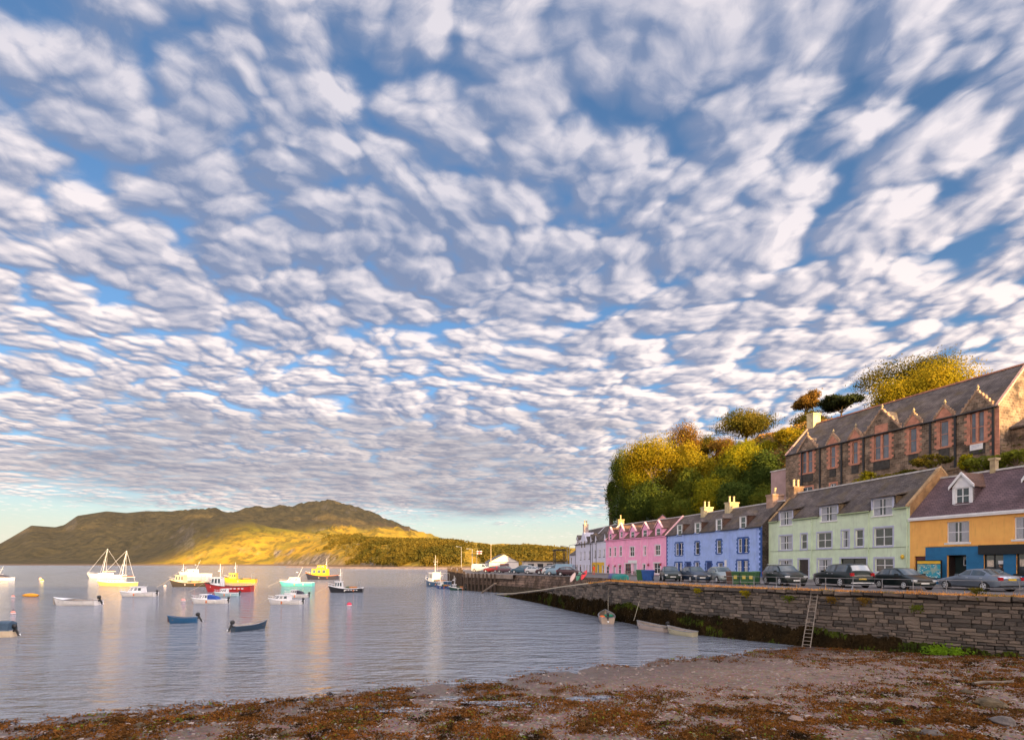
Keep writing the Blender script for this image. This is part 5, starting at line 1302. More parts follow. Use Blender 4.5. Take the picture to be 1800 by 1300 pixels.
def openboat(label, xl, xr, yb, col, yaw=0, inm=None, ob=True, name='open_boat', fb=.75, cover=None, group='boats moored in the harbour', heel=0, Lo=None):
    e, L = place_boat(name, label, xl, xr, yb, yaw, group=group); L = Lo or L; B = L*.37; fm = fb*.62; e.rotation_euler[0] = heel
    o, sh, rw = hull(L, B, fb, fm, fm, .22, .82); o.build('hull', col, e, smooth=40); open_inner(rw, sh, .12).build('inside', inm or pm('boat_inside', (.32, .27, .23), .8, .2, 3), e, fix=False); gunwale(sh, .035).build('gunwale', pm('gunwale_grey', (.28, .28, .30), .6, .2, 4) if not inm else col, e)
    for f in (-.22, .08, .28):
        x = L*f; b_ = interp([(a, b) for a, b, c in sh], x); MB().box(x-.12, x+.12, -b_*.93, b_*.93, fm*.66, fm*.66+.04).build('thwart', pm('thwart_wood', (.22, .13, .08), .7, .2, 4), e)
    if cover: deck([s for s in sh if s[0] > L*.1], -.03, 0).build('foredeck', cover, e, fix=False)
    if ob: outboard(e, -L/2-.02, fm*.9, s=max(.85, L/5), tilt=25)
    return e, L
WH_ = HM('white', (.74, .70, .66)); CRM = HM('cream', (.70, .56, .38)); RED = HM('red', (.48, .02, .02)); YELH = HM('yellow', (.78, .42, .02)); BLKH = HM('black', (.015, .015, .02)); TURQ = HM('turquoise', (.10, .50, .55)); NAVH = HM('navy', (.015, .04, .075)); BLUH = HM('blue', (.02, .10, .22)); GRNH = HM('dark_green', (.015, .06, .045)); TAN = HM('tan_black', (.05, .04, .03)); BLUC = pm('blue_canvas', (.02, .07, .32), .8, .12, 5); TEALC = pm('teal_canvas', (.03, .32, .40), .8, .12, 5)
fishing('red-hulled fishing boat with white wheelhouse and rail cage aft', 362, 441, 1039.5, RED, R(8), aft='rail', decal=True, house=(.62, .84))
fishing('bright yellow fishing boat with black rubbing band moored behind the red boat', 395, 448, 1024, YELH, R(10), hm=pm('yellow_house', (.75, .46, .06), .5, .1), mastH=3)
fishing('cream-decked dark hulled fishing boat left of the red boat', 300, 362, 1030.5, TAN, R(6), boot=CRM, hm=CRM)
fishing('black-hulled fishing boat with white wheelhouse right of the other moored boats', 578, 637, 1040.5, BLKH, R(7), decal=True, mastH=2.4, boot=WHITE)
e, L, B, fm, sh = fishing('yellow lifeboat with domed superstructure and black hull', 536, 594, 1018, pm('hull_lifeboat', (.03, .03, .05), .4, .1), R(-4), hm=pm('lifeboat_yellow', (.80, .50, .01), .45, .05), house=(.30, .78), mastH=3.4, boot=pm('lifeboat_orange', (.75, .22, .02), .5, .1), name='lifeboat', aft='none', roofm=pm('lifeboat_yellow', (.80, .50, .01), .45, .05))
cabin(e, -L*.14, L*.12, B*.45, fm+L*.20, L*.11, pm('lifeboat_yellow', (.80, .50, .01), .45, .05), .3, .3, 2, name='upper_bridge')
cruiser('turquoise-hulled cabin cruiser with white top in the lit far row', 492, 550, 1029.5, TURQ, R(5), ob=False, rig=True, ch=.15)
cruiser('white motor yacht farthest of the boats behind the fishing boats', 315, 368, 1013.5, WH_, R(4), ob=False, rig=True, ch=.14)
cruiser('white cabin cruiser with dark wraparound windows left of centre', 212, 272, 1047.5, WH_, R(6), cab=(.32, .74), ch=.17)
cruiser('white cuddy boat with royal blue canvas over its cockpit', 338, 398, 1060, WH_, R(6), canopy=BLUC, cab=(.50, .80), ch=.15)
cruiser('small pale blue boat with white cabin behind the blue-canvas boat', 377, 419, 1047.5, HM('pale_blue', (.40, .55, .58)), R(4), cab=(.45, .78), ch=.15)
cruiser('white cabin boat with long window strip in front of the black-hulled boat', 470, 532, 1061.5, WH_, R(-5), cab=(.36, .80), ch=.12)
cruiser('small white cabin boat with outboard moored just behind the long-windowed boat', 500, 541, 1050, WH_, R(5), cab=(.45, .78), ch=.13, canopy=pm('dark_canvas', (.05, .05, .07), .8, .1))
cruiser('white motor boat with dark canopy cut by the left edge of the picture', -25, 19, 1019.5, WH_, R(4), canopy=pm('dark_canvas', (.05, .05, .07), .8, .1), ob=False, rig=True)
openboat('long white open boat with outboard at the left', 95, 172, 1063, WH_, R(3), fb=1.05, cover=WHITE)
openboat('dark blue open dinghy floating in the foreground', 300, 342, 1094, BLUH, R(22), fb=.72, inm=pm('maroon_inside', (.06, .035, .04), .7, .2))
openboat('navy open boat with two outboards, nearest boat in the foreground', 415, 466, 1106, NAVH, R(180+55), fb=.74, Lo=2.9)
e, L = openboat('boat under a blue-grey canvas cover cut by the left edge', -40, 20, 1119, CRM, R(8), fb=.8)
q = MB(); q.grid([[(x, -L*.18*k, .5+.06*math.sin(i)) for i, x in enumerate([L*(-.48+.12*j) for j in range(7)])] for k in (1, .98)]+[[(L*(-.48+.12*j), L*.17*k, zz) for j in range(7)] for k, zz in ((-.8, 1.05), (0, 1.2), (.8, 1.05), (.98, .56), (1.0, .5))]); q.face(*[(-L*.48, L*.17*k, zz) for k, zz in ((-1, .5), (-.8, 1.05), (0, 1.2), (.8, 1.05), (1, .5))]); q.build('canvas_cover', pm('blue_grey_canvas', (.05, .09, .14), .8, .15, 5), e, fix=False)
# yachts
def yacht(label, xl, xr, yb, col, mh, mx, yaw=0, rake=R(11), sail=None):
    e, L = place_boat('sailing_yacht', label, xl, xr, yb, yaw, group='sailing yachts in the harbour'); B = L*.28; fm = L*.085
    o, sh, rw = hull(L, B, fm*1.5, fm, fm*1.05, L*.06, .55); o.build('hull', col, e, smooth=40); deck(sh, .04).build('deck', WHITE, e, fix=False); gunwale(sh, .05).build('toe_rail', WHITE, e)
    cabin(e, -L*.15, L*.20, B*.55, fm-.03, L*.055, WHITE, L*.05, .05, 4, name='coachroof'); x = L*mx; m = mast(e, x, fm, mh, .075, rake, radar=False)
    tx, tz = x-mh*math.tan(rake), fm+mh
    MB().tube((x-.05, 0, fm+1.2), (x-L*.36, 0, fm+1.3), .07, .06, 6).build('boom', WHITE, m); MB().tube((x-.2, 0, fm+1.38), (x-L*.33, 0, fm+1.45), .13, .10, 7).build('furled_sail', sail or pm('sail_cover', (.55, .25, .08), .8, .1), m)
    st = MB(); st.tube((tx, 0, tz), (L*.49, 0, fm*1.5), .025, .025, 4); st.tube((tx, 0, tz), (-L*.49, 0, fm), .025, .025, 4)
    for s in (-1, 1): st.tube((tx, 0, tz), (x-.2, s*B*.45, fm), .02, .02, 4); st.tube((x-mh*.55*math.tan(rake), s*.5, fm+mh*.55), (x-.2, s*B*.45, fm), .02, .02, 4)
    st.build('rigging', ALLOY, m); MB().box(x-mh*.55*math.tan(rake)-.04, x-mh*.55*math.tan(rake)+.04, -.55, .55, fm+mh*.55, fm+mh*.55+.05).build('spreader', WHITE, m); anchor_rail(e, sh, .5, .6)
    return e
yacht('white sailing yacht with the taller leaning mast at the left', 155, 218, 1015.5, WH_, 9.4, .10, R(5))
yacht('yellow-hulled ketch with orange stern in front of the white yacht', 168, 240, 1029, HM('pale_yellow', (.72, .52, .16)), 7.6, -.12, R(-3), R(11), pm('red_sail_cover', (.50, .08, .03), .8, .1))
yacht('yacht mostly beyond the left edge, only its mast leaning into view', -75, -8, 1014, WH_, 10.5, .05, R(0))
# boats against the pier and the wall
e, *_ = fishing('large blue and white fishing boat moored at the end of the pier', 744, 790, 1030, BLUH, R(-52), mastH=4.2, boot=WHITE, group='boats moored at the pier', house=(.5, .74))
e, *_ = fishing('small blue fishing boat moored behind the large blue one', 764, 794, 1034, HM('mid_blue', (.02, .07, .26)), R(-40), mastH=2.2, group='boats moored at the pier')
e, *_ = fishing('dark green fishing boat moored at the pier piles', 789, 820, 1036.5, GRNH, R(12), mastH=1.8, boot=WHITE, group='boats moored at the pier')
e, L = openboat('cream dinghy with orange trim and green cover seen stern-on by the wall', 1046, 1086, 1091.5, HM('pink_cream', (.55, .42, .32)), R(-97), fb=.95, group='dinghies tied at the quay wall', Lo=4.2)
q = MB(); q.ball((-1.2, .45, .5), .5, .3, .2, 8, 5); q.build('buoyancy_bag', pm('orange_cloth', (.75, .16, .02), .8, .2), e); q = MB(); q.ball((-.7, -.15, .62), .55, .5, .16, 8, 5); q.build('green_cover', pm('green_cloth', (.02, .22, .13), .8, .2), e)
e, L = openboat('long pale dinghy lying beside the weedy foot of the wall', 1160, 1212, 1107, HM('pinkish_white', (.52, .42, .36)), R(32), fb=.62, group='dinghies tied at the quay wall', Lo=3.4); e.location = (11.65, 42.7, 0); e.rotation_euler[2] = R(121)
e, L = openboat('short pale dinghy at the wall, right of the long pale dinghy', 1206, 1240, 1114.5, HM('pale_olive', (.50, .45, .30)), R(38), fb=.6, ob=False, group='dinghies tied at the quay wall', Lo=2.6); e.location = (13.1, 39.75, 0); e.rotation_euler[2] = R(123)
# buoys
def buoy(label, x, y, r, col, long=False):
    Y = H_EYE*900/(y+3-988); X = (x-900)/900*Y; e = empty('mooring_buoy', (X, Y, 0), 0, label, 'buoy', 'mooring buoys')
    m = pm('buoy_%d' % int(x), col, .45, .15, 4)
    q = MB()
    if long: q.grid([[(1.35*t_, .36*math.sin(math.pi*(t_*.46+.5))**.6*math.cos(a), .36*math.sin(math.pi*(t_*.46+.5))**.6*math.sin(a)+.2) for a in [2*math.pi*k/8 for k in range(8)]] for t_ in [-1+.2*i for i in range(11)]], True)
    else: q.ball((0, 0, r*.35), r, r, r, 12, 8)
    q.build('float', m, e, smooth='all'); MB().tube((0, 0, r*1.2), (0, 0, r*1.2+.22), .03, .03, 5).build('eye', BLACKM, e); q = MB(); q.lathe([(r*1.0, .02), (r*1.04, .06), (r*1.0, .1)], 10); q.build('band', WHITE, e) if not long else None
for a in (('crimson round buoy alone on the water right of the boats', 614, 1061, .33, (.62, .02, .07)), ('pink round buoy left of the blue-canvas boat', 322, 1053, .30, (.75, .32, .28)), ('pale round buoy left of the dark fishing boat', 290, 1027, .30, (.75, .62, .55)), ('small pink buoy beside the yellow float', 23, 1046, .26, (.70, .28, .22)), ('small pink and white buoy below the yellow float', 23, 1075, .24, (.70, .38, .30)), ('pink buoy touching the yellow-green buoy', 71, 1014, .4, (.75, .38, .22)), ('yellow-green buoy in front of the pink one', 74, 1018, .45, (.65, .58, .06))): buoy(*a)
buoy('long orange-yellow float lying on the water at the left', 54, 1045, .3, (.80, .33, .01), True)

# ================================================================== pier buildings, lamps, flag, people
c = px(886, 1003, 150)
e = gable_block('harbour_shed', 'white gabled harbour shed on the pier', (c.x, c.y), 8.6, 14, 3.3, 5.7, 7.9, pm('shed_white', (.66, .60, .56), .8, .08, 1, stain=.2), pm('shed_roof_grey', (.10, .095, .095), .7, .2, 2), R(8), cat='shed')
MB().box(-1.2, 1.4, -.06, -.01, .9, 2.0).build('door', pm('shed_door', (.12, .06, .07), .6, .2), e); MB().box(-4.1, 4.1, -.04, -.01, 2.3, 2.42).build('string_course', BLACKM, e)
c = px(960, 1003, 140); e = empty('low_shed', (c.x, c.y, 3.35), R(6), 'low flat-roofed white shed with black roof edge on the pier', 'shed')
MB().box(-6, 6, 0, 5, 0, 2.4).build('wall', pm('shed_white', (.66, .60, .56), .8), e); MB().box(-6.3, 6.3, -.4, 5.3, 2.4, 2.65).build('roof', BLACKM, e)
for k in range(4): MB().box(-5+2.6*k, -3.4+2.6*k, -.05, -.01, .9, 1.9).build('window', GLASS, e)
c = px(983, 985, 138); e = empty('loading_gantry', (c.x, c.y, 3.35), R(6), 'dark metal gantry with yellow base beside the far white house', 'gantry')
for x_ in (-1.3, 1.3):
    for y_ in (-1, 1): MB().box(x_-.1, x_+.1, y_-.1, y_+.1, 0, 5.4).build('post', BLACKM, e)
MB().box(-1.6, 1.6, -1.2, 1.2, 5.4, 5.8).build('roof', BLACKM, e); MB().box(-1.2, 1.2, -.9, .9, 0, 1.3).build('base', pm('yellow_base', (.6, .42, .05), .6, .2), e); MB().box(-1.5, 1.5, -1.1, 1.1, 2.9, 3.05).build('platform', BLACKM, e)
def lamp(label, x, ytop, Y, arm=1, z=3.35):
    t_ = px(x, ytop, Y); e = empty('lamp_post', (t_.x, Y, z), 0, label, 'lamp post', 'lamp posts on the pier'); h_ = t_.z-z
    MB().tube((0, 0, 0), (0, 0, h_), .10, .06, 7).build('column', STEEL, e); MB().tube((0, 0, h_), (-1.1*arm, 0, h_+.15), .05, .04, 6).build('arm', STEEL, e); MB().box(-1.1*arm-.35, -1.1*arm+.25, -.12, .12, h_+.08, h_+.22).build('lantern', STEEL, e)
lamp('tall lamp post on the pier left of the flag', 830, 965, 128); lamp('lamp post at the far left end of the pier', 811, 961, 138); lamp('lamp post standing beside the far white house', 1001, 958, 122, -1); lamp('second lamp post left of the far white house', 997, 960, 126)
t_ = px(863, 957, 118); e = empty('flag_pole', (t_.x, 118, 3.35), 0, 'slim flag pole on the pier in front of the white shed', 'pole'); MB().tube((0, 0, 0), (0, 0, t_.z-3.35), .07, .04, 6).build('pole', pm('cream_pole', (.66, .52, .33), .6, .1), e); MB().ball((0, 0, t_.z-3.3), .09, .09, .09, 6, 4).build('finial', WHITE, e)
t_ = px(838, 970, 124); e = empty('flag', (t_.x, 124, 3.35), 0, 'small white flag with a dark cross on a thin pole on the pier', 'flag'); zt = t_.z-3.35
MB().tube((0, 0, 0), (0, 0, zt+.4), .05, .03, 6).build('pole', STEEL, e)
def cloth(a, b, c, d, off): q = MB(); q.grid([[(x, .12*math.sin(x*3.4)+off, z) for x in [lerp(a, b, i/8) for i in range(9)]] for z in (c, d)]); return q
cloth(.05, 1.25, zt-.45, zt+.35, 0).build('field', WHITE, e, fix=False); FB = pm('flag_blue', (.05, .04, .16), .8, .1); FR = pm('flag_red', (.45, .03, .05), .8, .1)
for k, o_ in ((.16, -.012), (.10, -.02)):
    cloth(.05, 1.25, zt-.05-k, zt-.05+k, o_).build('cross_bar', FB if k > .12 else FR, e, fix=False); cloth(.55-k, .55+k, zt-.45, zt+.35, o_-.003).build('cross_bar', FB if k > .12 else FR, e, fix=False)
# people: one continuous skinned body each
def person(label, pos, z, face, top, legs, h=1.72, lean=0, sit=False):
    k = h/1.72; e = empty('person', (pos[0], pos[1], z), face, label, 'person')
    def skin(name, V, E, Rr, m, lev=1):
        me = bpy.data.meshes.new(name); me.from_pydata([tuple(Vector(v)*k) for v in V], E, []); o = mobj(name, me, e)
        o.modifiers.new('skin', 'SKIN'); 
        for i, r_ in enumerate(Rr): me.skin_vertices[0].data[i].radius = (r_*k, r_*k*.8)
        me.skin_vertices[0].data[0].use_root = True
        s_ = o.modifiers.new('sub', 'SUBSURF'); s_.levels = s_.render_levels = lev; me.materials.append(m); return o
    skt = pm('skin_tone', (.45, .25, .17), .6, .05)
    V = [(0, 0, .92), (0, 0, 1.12), (0, -.01, 1.36), (0, 0, 1.47), (0, .0, 1.53), (.18, 0, 1.40), (.24, .02, 1.13), (.22, -.10, .90), (-.18, 0, 1.40), (-.24, .02, 1.13), (-.22, -.10, .90), (.10, 0, .86), (.11, -.02, .48), (.12, .02, .09), (.12, -.14, .04), (-.10, 0, .86), (-.12, .04, .48), (-.13, .10, .09), (-.13, -.06, .04)]
    E = [(0, 1), (1, 2), (2, 3), (3, 4), (2, 5), (5, 6), (6, 7), (2, 8), (8, 9), (9, 10), (0, 11), (11, 12), (12, 13), (13, 14), (0, 15), (15, 16), (16, 17), (17, 18)]
    skin('body', V, E, [.155, .15, .165, .07, .06, .075, .058, .045, .075, .058, .045, .10, .072, .052, .05, .10, .072, .052, .05], top)
    q = MB(); q.ball((0, -.01, 1.635*k), .082*k, .10*k, .12*k, 12, 9); q.ball((0, -.11*k, 1.625*k), .016*k, .025*k, .025*k, 6, 4)
    for s in (-1, 1): q.ball((s*.085*k, 0, 1.63*k), .014*k, .025*k, .035*k, 6, 4)
    hd_ = q.build('head', skt, e, smooth='all')
    for s in (-1, 1): MB().ball((s*.032*k, -.10*k, 1.65*k), .013*k, .012*k, .01*k, 6, 4).build('eye', BLACKM, hd_)
    MB().box(-.03*k, .03*k, -.112*k, -.10*k, 1.578*k, 1.588*k).build('mouth', pm('lip', (.30, .10, .08), .6, 0), hd_)
    q = MB(); q.ball((0, .022*k, 1.675*k), .092*k, .10*k, .105*k, 12, 8); q.build('hair', pm('dark_hair', (.03, .02, .015), .8, .2), hd_, smooth='all')
    if legs is not None:
        L_ = [[(s*.06, 0, .96), (s*.105, 0, .84), (s*.115, -.01 if s > 0 else .03, .48), (s*.125, .03 if s > 0 else .10, .12)] for s in (-1, 1)]
        for P_ in L_: skin('trouser_leg', P_, [(0, 1), (1, 2), (2, 3)], [.115, .115, .085, .075], legs)
    for s in (-1, 1):
        hx = s*.22
        for f in range(4): MB().path([Vector((hx+s*.004, -.11-.014*(f-1.5), .875))*k, Vector((hx, -.125-.014*(f-1.5), .83-.005*(f == 3)))*k, Vector((hx-s*.02, -.12-.012*(f-1.5), .795+.012*abs(f-1.2)))*k], .0085*k, 5).build('finger', skt, e)
        MB().path([Vector((hx-s*.01, -.125, .885))*k, Vector((hx-s*.03, -.16, .85))*k], .010*k, 5).build('thumb', skt, e); MB().ball(Vector((hx, -.10, .885))*k, .018*k, .045*k, .045*k, 7, 5).build('palm', skt, e)
    return e
p_ = px(1044, 1010, 93); person('person in a bright orange-red suit standing before the yellow shop front', (p_.x, p_.y), zq(93), R(20), pm('orange_suit', (.85, .10, .02), .7, .1, 5), None)
u = OH.u; s_ = OH.loc(1786, 1000)[0]; pp = OH.A+u*s_+Vector((u.y, -u.x))*1.6
person('person in a dark jacket standing at the right edge by the blue shop front', (pp.x, pp.y), zq(38)+.0, R(200), pm('dark_jacket', (.03, .028, .03), .8, .2, 5), pm('dark_jeans', (.03, .04, .07), .85, .2, 6))
for lb, x, y, c_ in (('person in dark clothes walking before the shop doors of the far white house', 1017, 1008, (.05, .06, .06)), ('person in a black coat by the far white shop windows', 1024.5, 1008, (.02, .02, .025))):
    p_ = px(x, y, 103); person(lb, (p_.x-.5, p_.y), zq(103), R(70), pm('coat_%d' % int(x), c_, .8, .1), pm('dark_jeans', (.03, .04, .07), .85))
# outdoor tables before the pink shop
for k, (x, y) in enumerate(((1100, 1013), (1108, 1013.6), (1117, 1014))):
    p_ = px(x, y, 80); e = empty('picnic_table', (p_.x+.8, p_.y, zq(80)), R(20*k), ('picnic table left of three outside the pink shop', 'middle picnic table of three outside the pink shop', 'picnic table nearest the blue skip outside the pink shop')[k], 'table', 'picnic tables outside the pink shop')
    MB().box(-.9, .9, -.4, .4, .7, .75).build('table_top', LADM, e)
    for s in (-1, 1): MB().box(-.9, .9, s*.7-.14, s*.7+.14, .42, .46).build('bench', LADM, e); MB().prism([(-.75, 0), (-.65, 0), (-.2, .7), (-.3, .7)], s*.6-.04, s*.6+.04, 'x').build('leg', LADM, e); MB().prism([(.75, 0), (.65, 0), (.2, .7), (.3, .7)], s*.6-.04, s*.6+.04, 'x').build('leg', LADM, e)

# ================================================================== vegetation
def leaves(P, n, size, rng, flat=0.0):
    """append n leaf faces given sampler P(rng) -> (point, outward normal)"""
    V, F = [], []
    for _ in range(n):
        p, nr = P(rng)
        d = Vector((rng.gauss(0, 1), rng.gauss(0, 1), rng.gauss(0, 1)*(1-flat))).normalized()
        d = (d+nr*1.7).normalized(); a = d.orthogonal().normalized(); a.rotate(Matrix.Rotation(rng.uniform(0, 6.28), 3, d)); b = d.cross(a)
        s = size*rng.uniform(.55, 1.3); i = len(V)
        V += [tuple(p-a*s*.5), tuple(p+b*s*.34+d*s*.1), tuple(p+a*s*.55), tuple(p-b*s*.34+d*s*.06)]; F.append((i, i+1, i+2, i+3))
    return V, F
def raw(name, V, F, m, parent=None):
    me = bpy.data.meshes.new(name); me.from_pydata(V, [], F); me.materials.append(m); return mobj(name, me, parent)
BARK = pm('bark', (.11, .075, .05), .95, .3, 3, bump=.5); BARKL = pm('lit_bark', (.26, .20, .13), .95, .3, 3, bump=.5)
LF = {'gold': leafmat('leaf_gold', (.37, .265, .018), (.25, .21, .016), .42, .4), 'olive': leafmat('leaf_olive', (.17, .13, .02), (.085, .085, .016), .35, .4), 'green': leafmat('leaf_green', (.17, .18, .024), (.095, .125, .020), .38, .5), 'dark': leafmat('leaf_dark', (.085, .115, .022), (.05, .078, .018), .30, .5), 'lime': leafmat('leaf_lime', (.32, .27, .014), (.19, .195, .016), .42, .5), 'pine': leafmat('leaf_pine', (.040, .050, .020), (.024, .032, .014), .15, .6), 'rust': leafmat('leaf_rust', (.26, .14, .03), (.16, .10, .025), .35, .4)}
def tree(label, xc, yc, rx_px, rz_px, Y, leaf='green', n=2600, style='round', seed=1, name='broadleaf_tree', group='trees on the bank', lsize=.33, gap=.35):
    rng = random.Random(seed*17+3); c = px(xc, yc, Y); rx = rx_px/900*Y*(.83 if seed == 1 or style == 'pine' else .95); rz = rz_px/900*Y*(.86 if seed == 1 else .95); gz = hill_z(c.x, c.y) if c.x > fac_x(c.y)+6 else zq(c.y)
    gz = min(gz, c.z-rz*.7); e = empty(name, (c.x, c.y, gz), 0, label, 'tree', group); cz = c.z-gz
    lobes = []; nl = 15 if style == 'round' else 9
    for k in range(nl):
        while True:
            v = Vector((rng.uniform(-1, 1), rng.uniform(-1, 1), rng.uniform(-1, 1)))
            if .25 < v.length < 1: break
        if style == 'pine': v.z = rng.uniform(-.4, .9); lobes.append((Vector((v.x*rx*.75, v.y*rx*.7, cz+v.z*rz*.7)), Vector((rx*rng.uniform(.26, .42), rx*rng.uniform(.26, .42), rz*rng.uniform(.20, .34)))))
        else: r_ = rng.uniform(.36, .58); lobes.append((Vector((v.x*rx*.70, v.y*rx*.70, cz+v.z*rz*.68)), Vector((rx*r_, rx*r_, rz*r_*rng.uniform(.85, 1.15)))))
    tk = MB(); base_r = max(.16, .035*cz+.05*rx*.4); lean = Vector((rng.uniform(-.1, .1)*rx, rng.uniform(-.1, .1)*rx, 0)); fork = Vector((lean.x, lean.y, max(cz-rz*.75, cz*.35)))
    tk.tube((0, 0, -.6), fork*.5, base_r*1.2, base_r*.9, 7); tk.tube(fork*.5, fork, base_r*.9, base_r*.7, 7)
    for lc, lr in lobes: mid = fork.lerp(lc, .5)+Vector((rng.uniform(-.3, .3), rng.uniform(-.3, .3), rng.uniform(-.2, .5))); tk.tube(fork, mid, base_r*.45, base_r*.28, 5); tk.tube(mid, lc, base_r*.28, base_r*.10, 5)
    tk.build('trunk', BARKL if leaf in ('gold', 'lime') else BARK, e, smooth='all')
    wts = [l[1].x*l[1].z for l in lobes]
    def P(r):
        lc, lr = r.choices(lobes, wts)[0]
        while True:
            v = Vector((r.gauss(0, 1), r.gauss(0, 1), r.gauss(0, 1))).normalized(); 
            if mnoise.noise((lc+v*2.2*lr.x)*.9/max(.6, lr.x*.5)) > -gap or r.random() < .30: break
        q = v*(r.uniform(.55, 1.0)**.5)*(1+.27*r.gauss(0, 1)); return lc+Vector((q.x*lr.x, q.y*lr.y, q.z*lr.z)), v
    V, F = leaves(P, n, lsize*(1.0 if Y > 80 else .85), rng); raw('crown', V, F, LF[leaf], e); return e
T = [('broad rounded sycamore glowing yellow behind the chapel roof', 1614, 690, 84, 60, 92, 'gold', 6200, 'round'), ('dark upper sycamore crown behind the golden tree', 1590, 668, 78, 38, 104, 'olive', 3600, 'round'), ('flat-topped dark pine with open branches beside the chapel chimney', 1478, 712, 48, 20, 98, 'pine', 2200, 'pine'), ('rust-tinted pine left of the chapel chimney', 1416, 710, 34, 24, 104, 'rust', 1700, 'pine'), ('domed olive tree standing on the grassy crest', 1310, 748, 54, 28, 112, 'olive', 3000, 'round'),
 ('tall sparse tree with bare top twigs above the golden mass', 1205, 782, 34, 36, 110, 'rust', 1500, 'round'), ('small dark crest tree right of the sparse tree', 1238, 786, 22, 24, 112, 'olive', 900, 'round'), ('large golden tree at the top left of the bank', 1150, 810, 58, 48, 106, 'gold', 4600, 'round'), ('orange-gold tree right of the large golden tree', 1205, 812, 38, 40, 102, 'gold', 3000, 'round'), ('dark green tree at the left outline of the wood', 1098, 838, 30, 48, 116, 'green', 2600, 'round'), ('dark hanging tree at the far left foot of the wood', 1092, 892, 26, 36, 112, 'dark', 2200, 'round'), ('dense dark tree behind the pink gable', 1135, 880, 42, 40, 104, 'dark', 3400, 'round'), ('mid green tree behind the pink terrace chimneys', 1182, 888, 36, 32, 98, 'green', 2800, 'round'), ('dark ivy-green tree in the middle of the bank', 1215, 852, 34, 30, 98, 'green', 2600, 'round'), ('bright lime-yellow tree behind the blue house chimneys', 1252, 868, 38, 42, 90, 'lime', 3600, 'round'), ('lime tree high on the bank above the blue house', 1302, 818, 46, 38, 93, 'lime', 3600, 'round'), ('deep green tree left of the chapel end', 1338, 836, 34, 44, 88, 'dark', 3200, 'round'), ('sunlit gold-green tree at the top right of the bank', 1350, 795, 26, 22, 96, 'lime', 1800, 'round'), ('dark tree directly behind the blue house roof', 1292, 876, 34, 30, 84, 'dark', 2600, 'round'), ('bright green tree at the right end of the blue house roof', 1342, 878, 28, 28, 82, 'green', 2200, 'round'), ('dark tree at the chapel corner behind the crest', 1425, 742, 30, 22, 102, 'olive', 1700, 'round'), ('golden bush-like tree left of the chapel gable', 1385, 768, 30, 18, 92, 'gold', 1700, 'round'), ('low dark tree behind the brown harled block', 1160, 918, 30, 20, 108, 'dark', 1600, 'round'), ('golden-green tree below the large golden tree', 1128, 845, 34, 32, 108, 'lime', 2400, 'round'), ('olive tree filling the middle of the wood', 1180, 848, 34, 30, 104, 'olive', 2400, 'round'), ('gold tree below the sparse tree', 1232, 822, 30, 28, 100, 'gold', 2000, 'round'), ('green tree between the lime trees', 1275, 842, 30, 30, 92, 'green', 2200, 'round'), ('yellow-green tree below the domed crest tree', 1320, 790, 34, 20, 102, 'lime', 1800, 'round'), ('rusty low tree on the slope under the crest', 1268, 790, 30, 18, 106, 'rust', 1500, 'round'), ('green tree over the pink gable ridge', 1218, 892, 30, 24, 92, 'green', 1900, 'round'), ('dark green tree behind the far pink dormers', 1112, 905, 26, 24, 110, 'green', 1700, 'round'),
 ('slender dark tree at the left edge reaching over the roofs', 1075, 872, 14, 30, 118, 'dark', 900, 'round')]
for i, a in enumerate(T): tree(a[0], *a[1:6], leaf=a[6], n=int(a[7]*4.6), style=a[8], seed=i+1, name='pine_tree' if a[8] == 'pine' else 'broadleaf_tree')
# undergrowth on the bank, ivy and shrubs under the chapel
rng = random.Random(11)
def Pb(r):
    while True:
        y = r.uniform(26, 140); d = r.uniform(8.5, 46); x = fac_x(y)+d
        k = fbm(x*.12, y*.12, 5)
        grassy = (y > 84 and d > 24)
        if 44 < y < 80 and 11 < d < 28: 
            if r.random() > .10: continue
        if r.random() < (.35 if grassy else .9)*(1 if k > -.15 else .3): break
    return Vector((x, y, hill_z(x, y)+r.uniform(0, .7)*(1+max(0, k+.15)*(1.5 if grassy else 6))*(.5 if grassy else 1.3))), Vector((-.4, -.2, .9))
V, F = leaves(Pb, 62000, .42, rng); tag(raw('undergrowth', V, F, leafmat('undergrowth_leaf', (.055, .085, .02), (.11, .10, .022), .3, .25, (.17, .13, .02))), kind='stuff')
def shrub(label, x, y, Y, rx, rz, leaf, n, seed):
    rng = random.Random(seed); c = px(x, y, Y); e = empty('garden_shrub', (c.x, c.y, c.z-rz), 0, label, 'shrub', 'shrubs below the chapel')
    lob = [(Vector((rng.uniform(-.7, .7)*rx, rng.uniform(-.5, .5)*rx, rz*rng.uniform(.4, 1.5))), rng.uniform(.3, .55)) for _ in range(8)]
    def P(r): lc, s = r.choice(lob); v = Vector((r.gauss(0, 1), r.gauss(0, 1), r.gauss(0, 1))).normalized(); return lc+Vector((v.x*rx*s, v.y*rx*s, v.z*rz*s))*r.uniform(.6, 1), v
    V, F = leaves(P, n, .26, rng); raw('crown', V, F, LF[leaf], e); st = MB()
    for lc, s in lob: st.tube((0, 0, -.3), lc, .05, .02, 5)
    st.build('trunk', BARK, e)
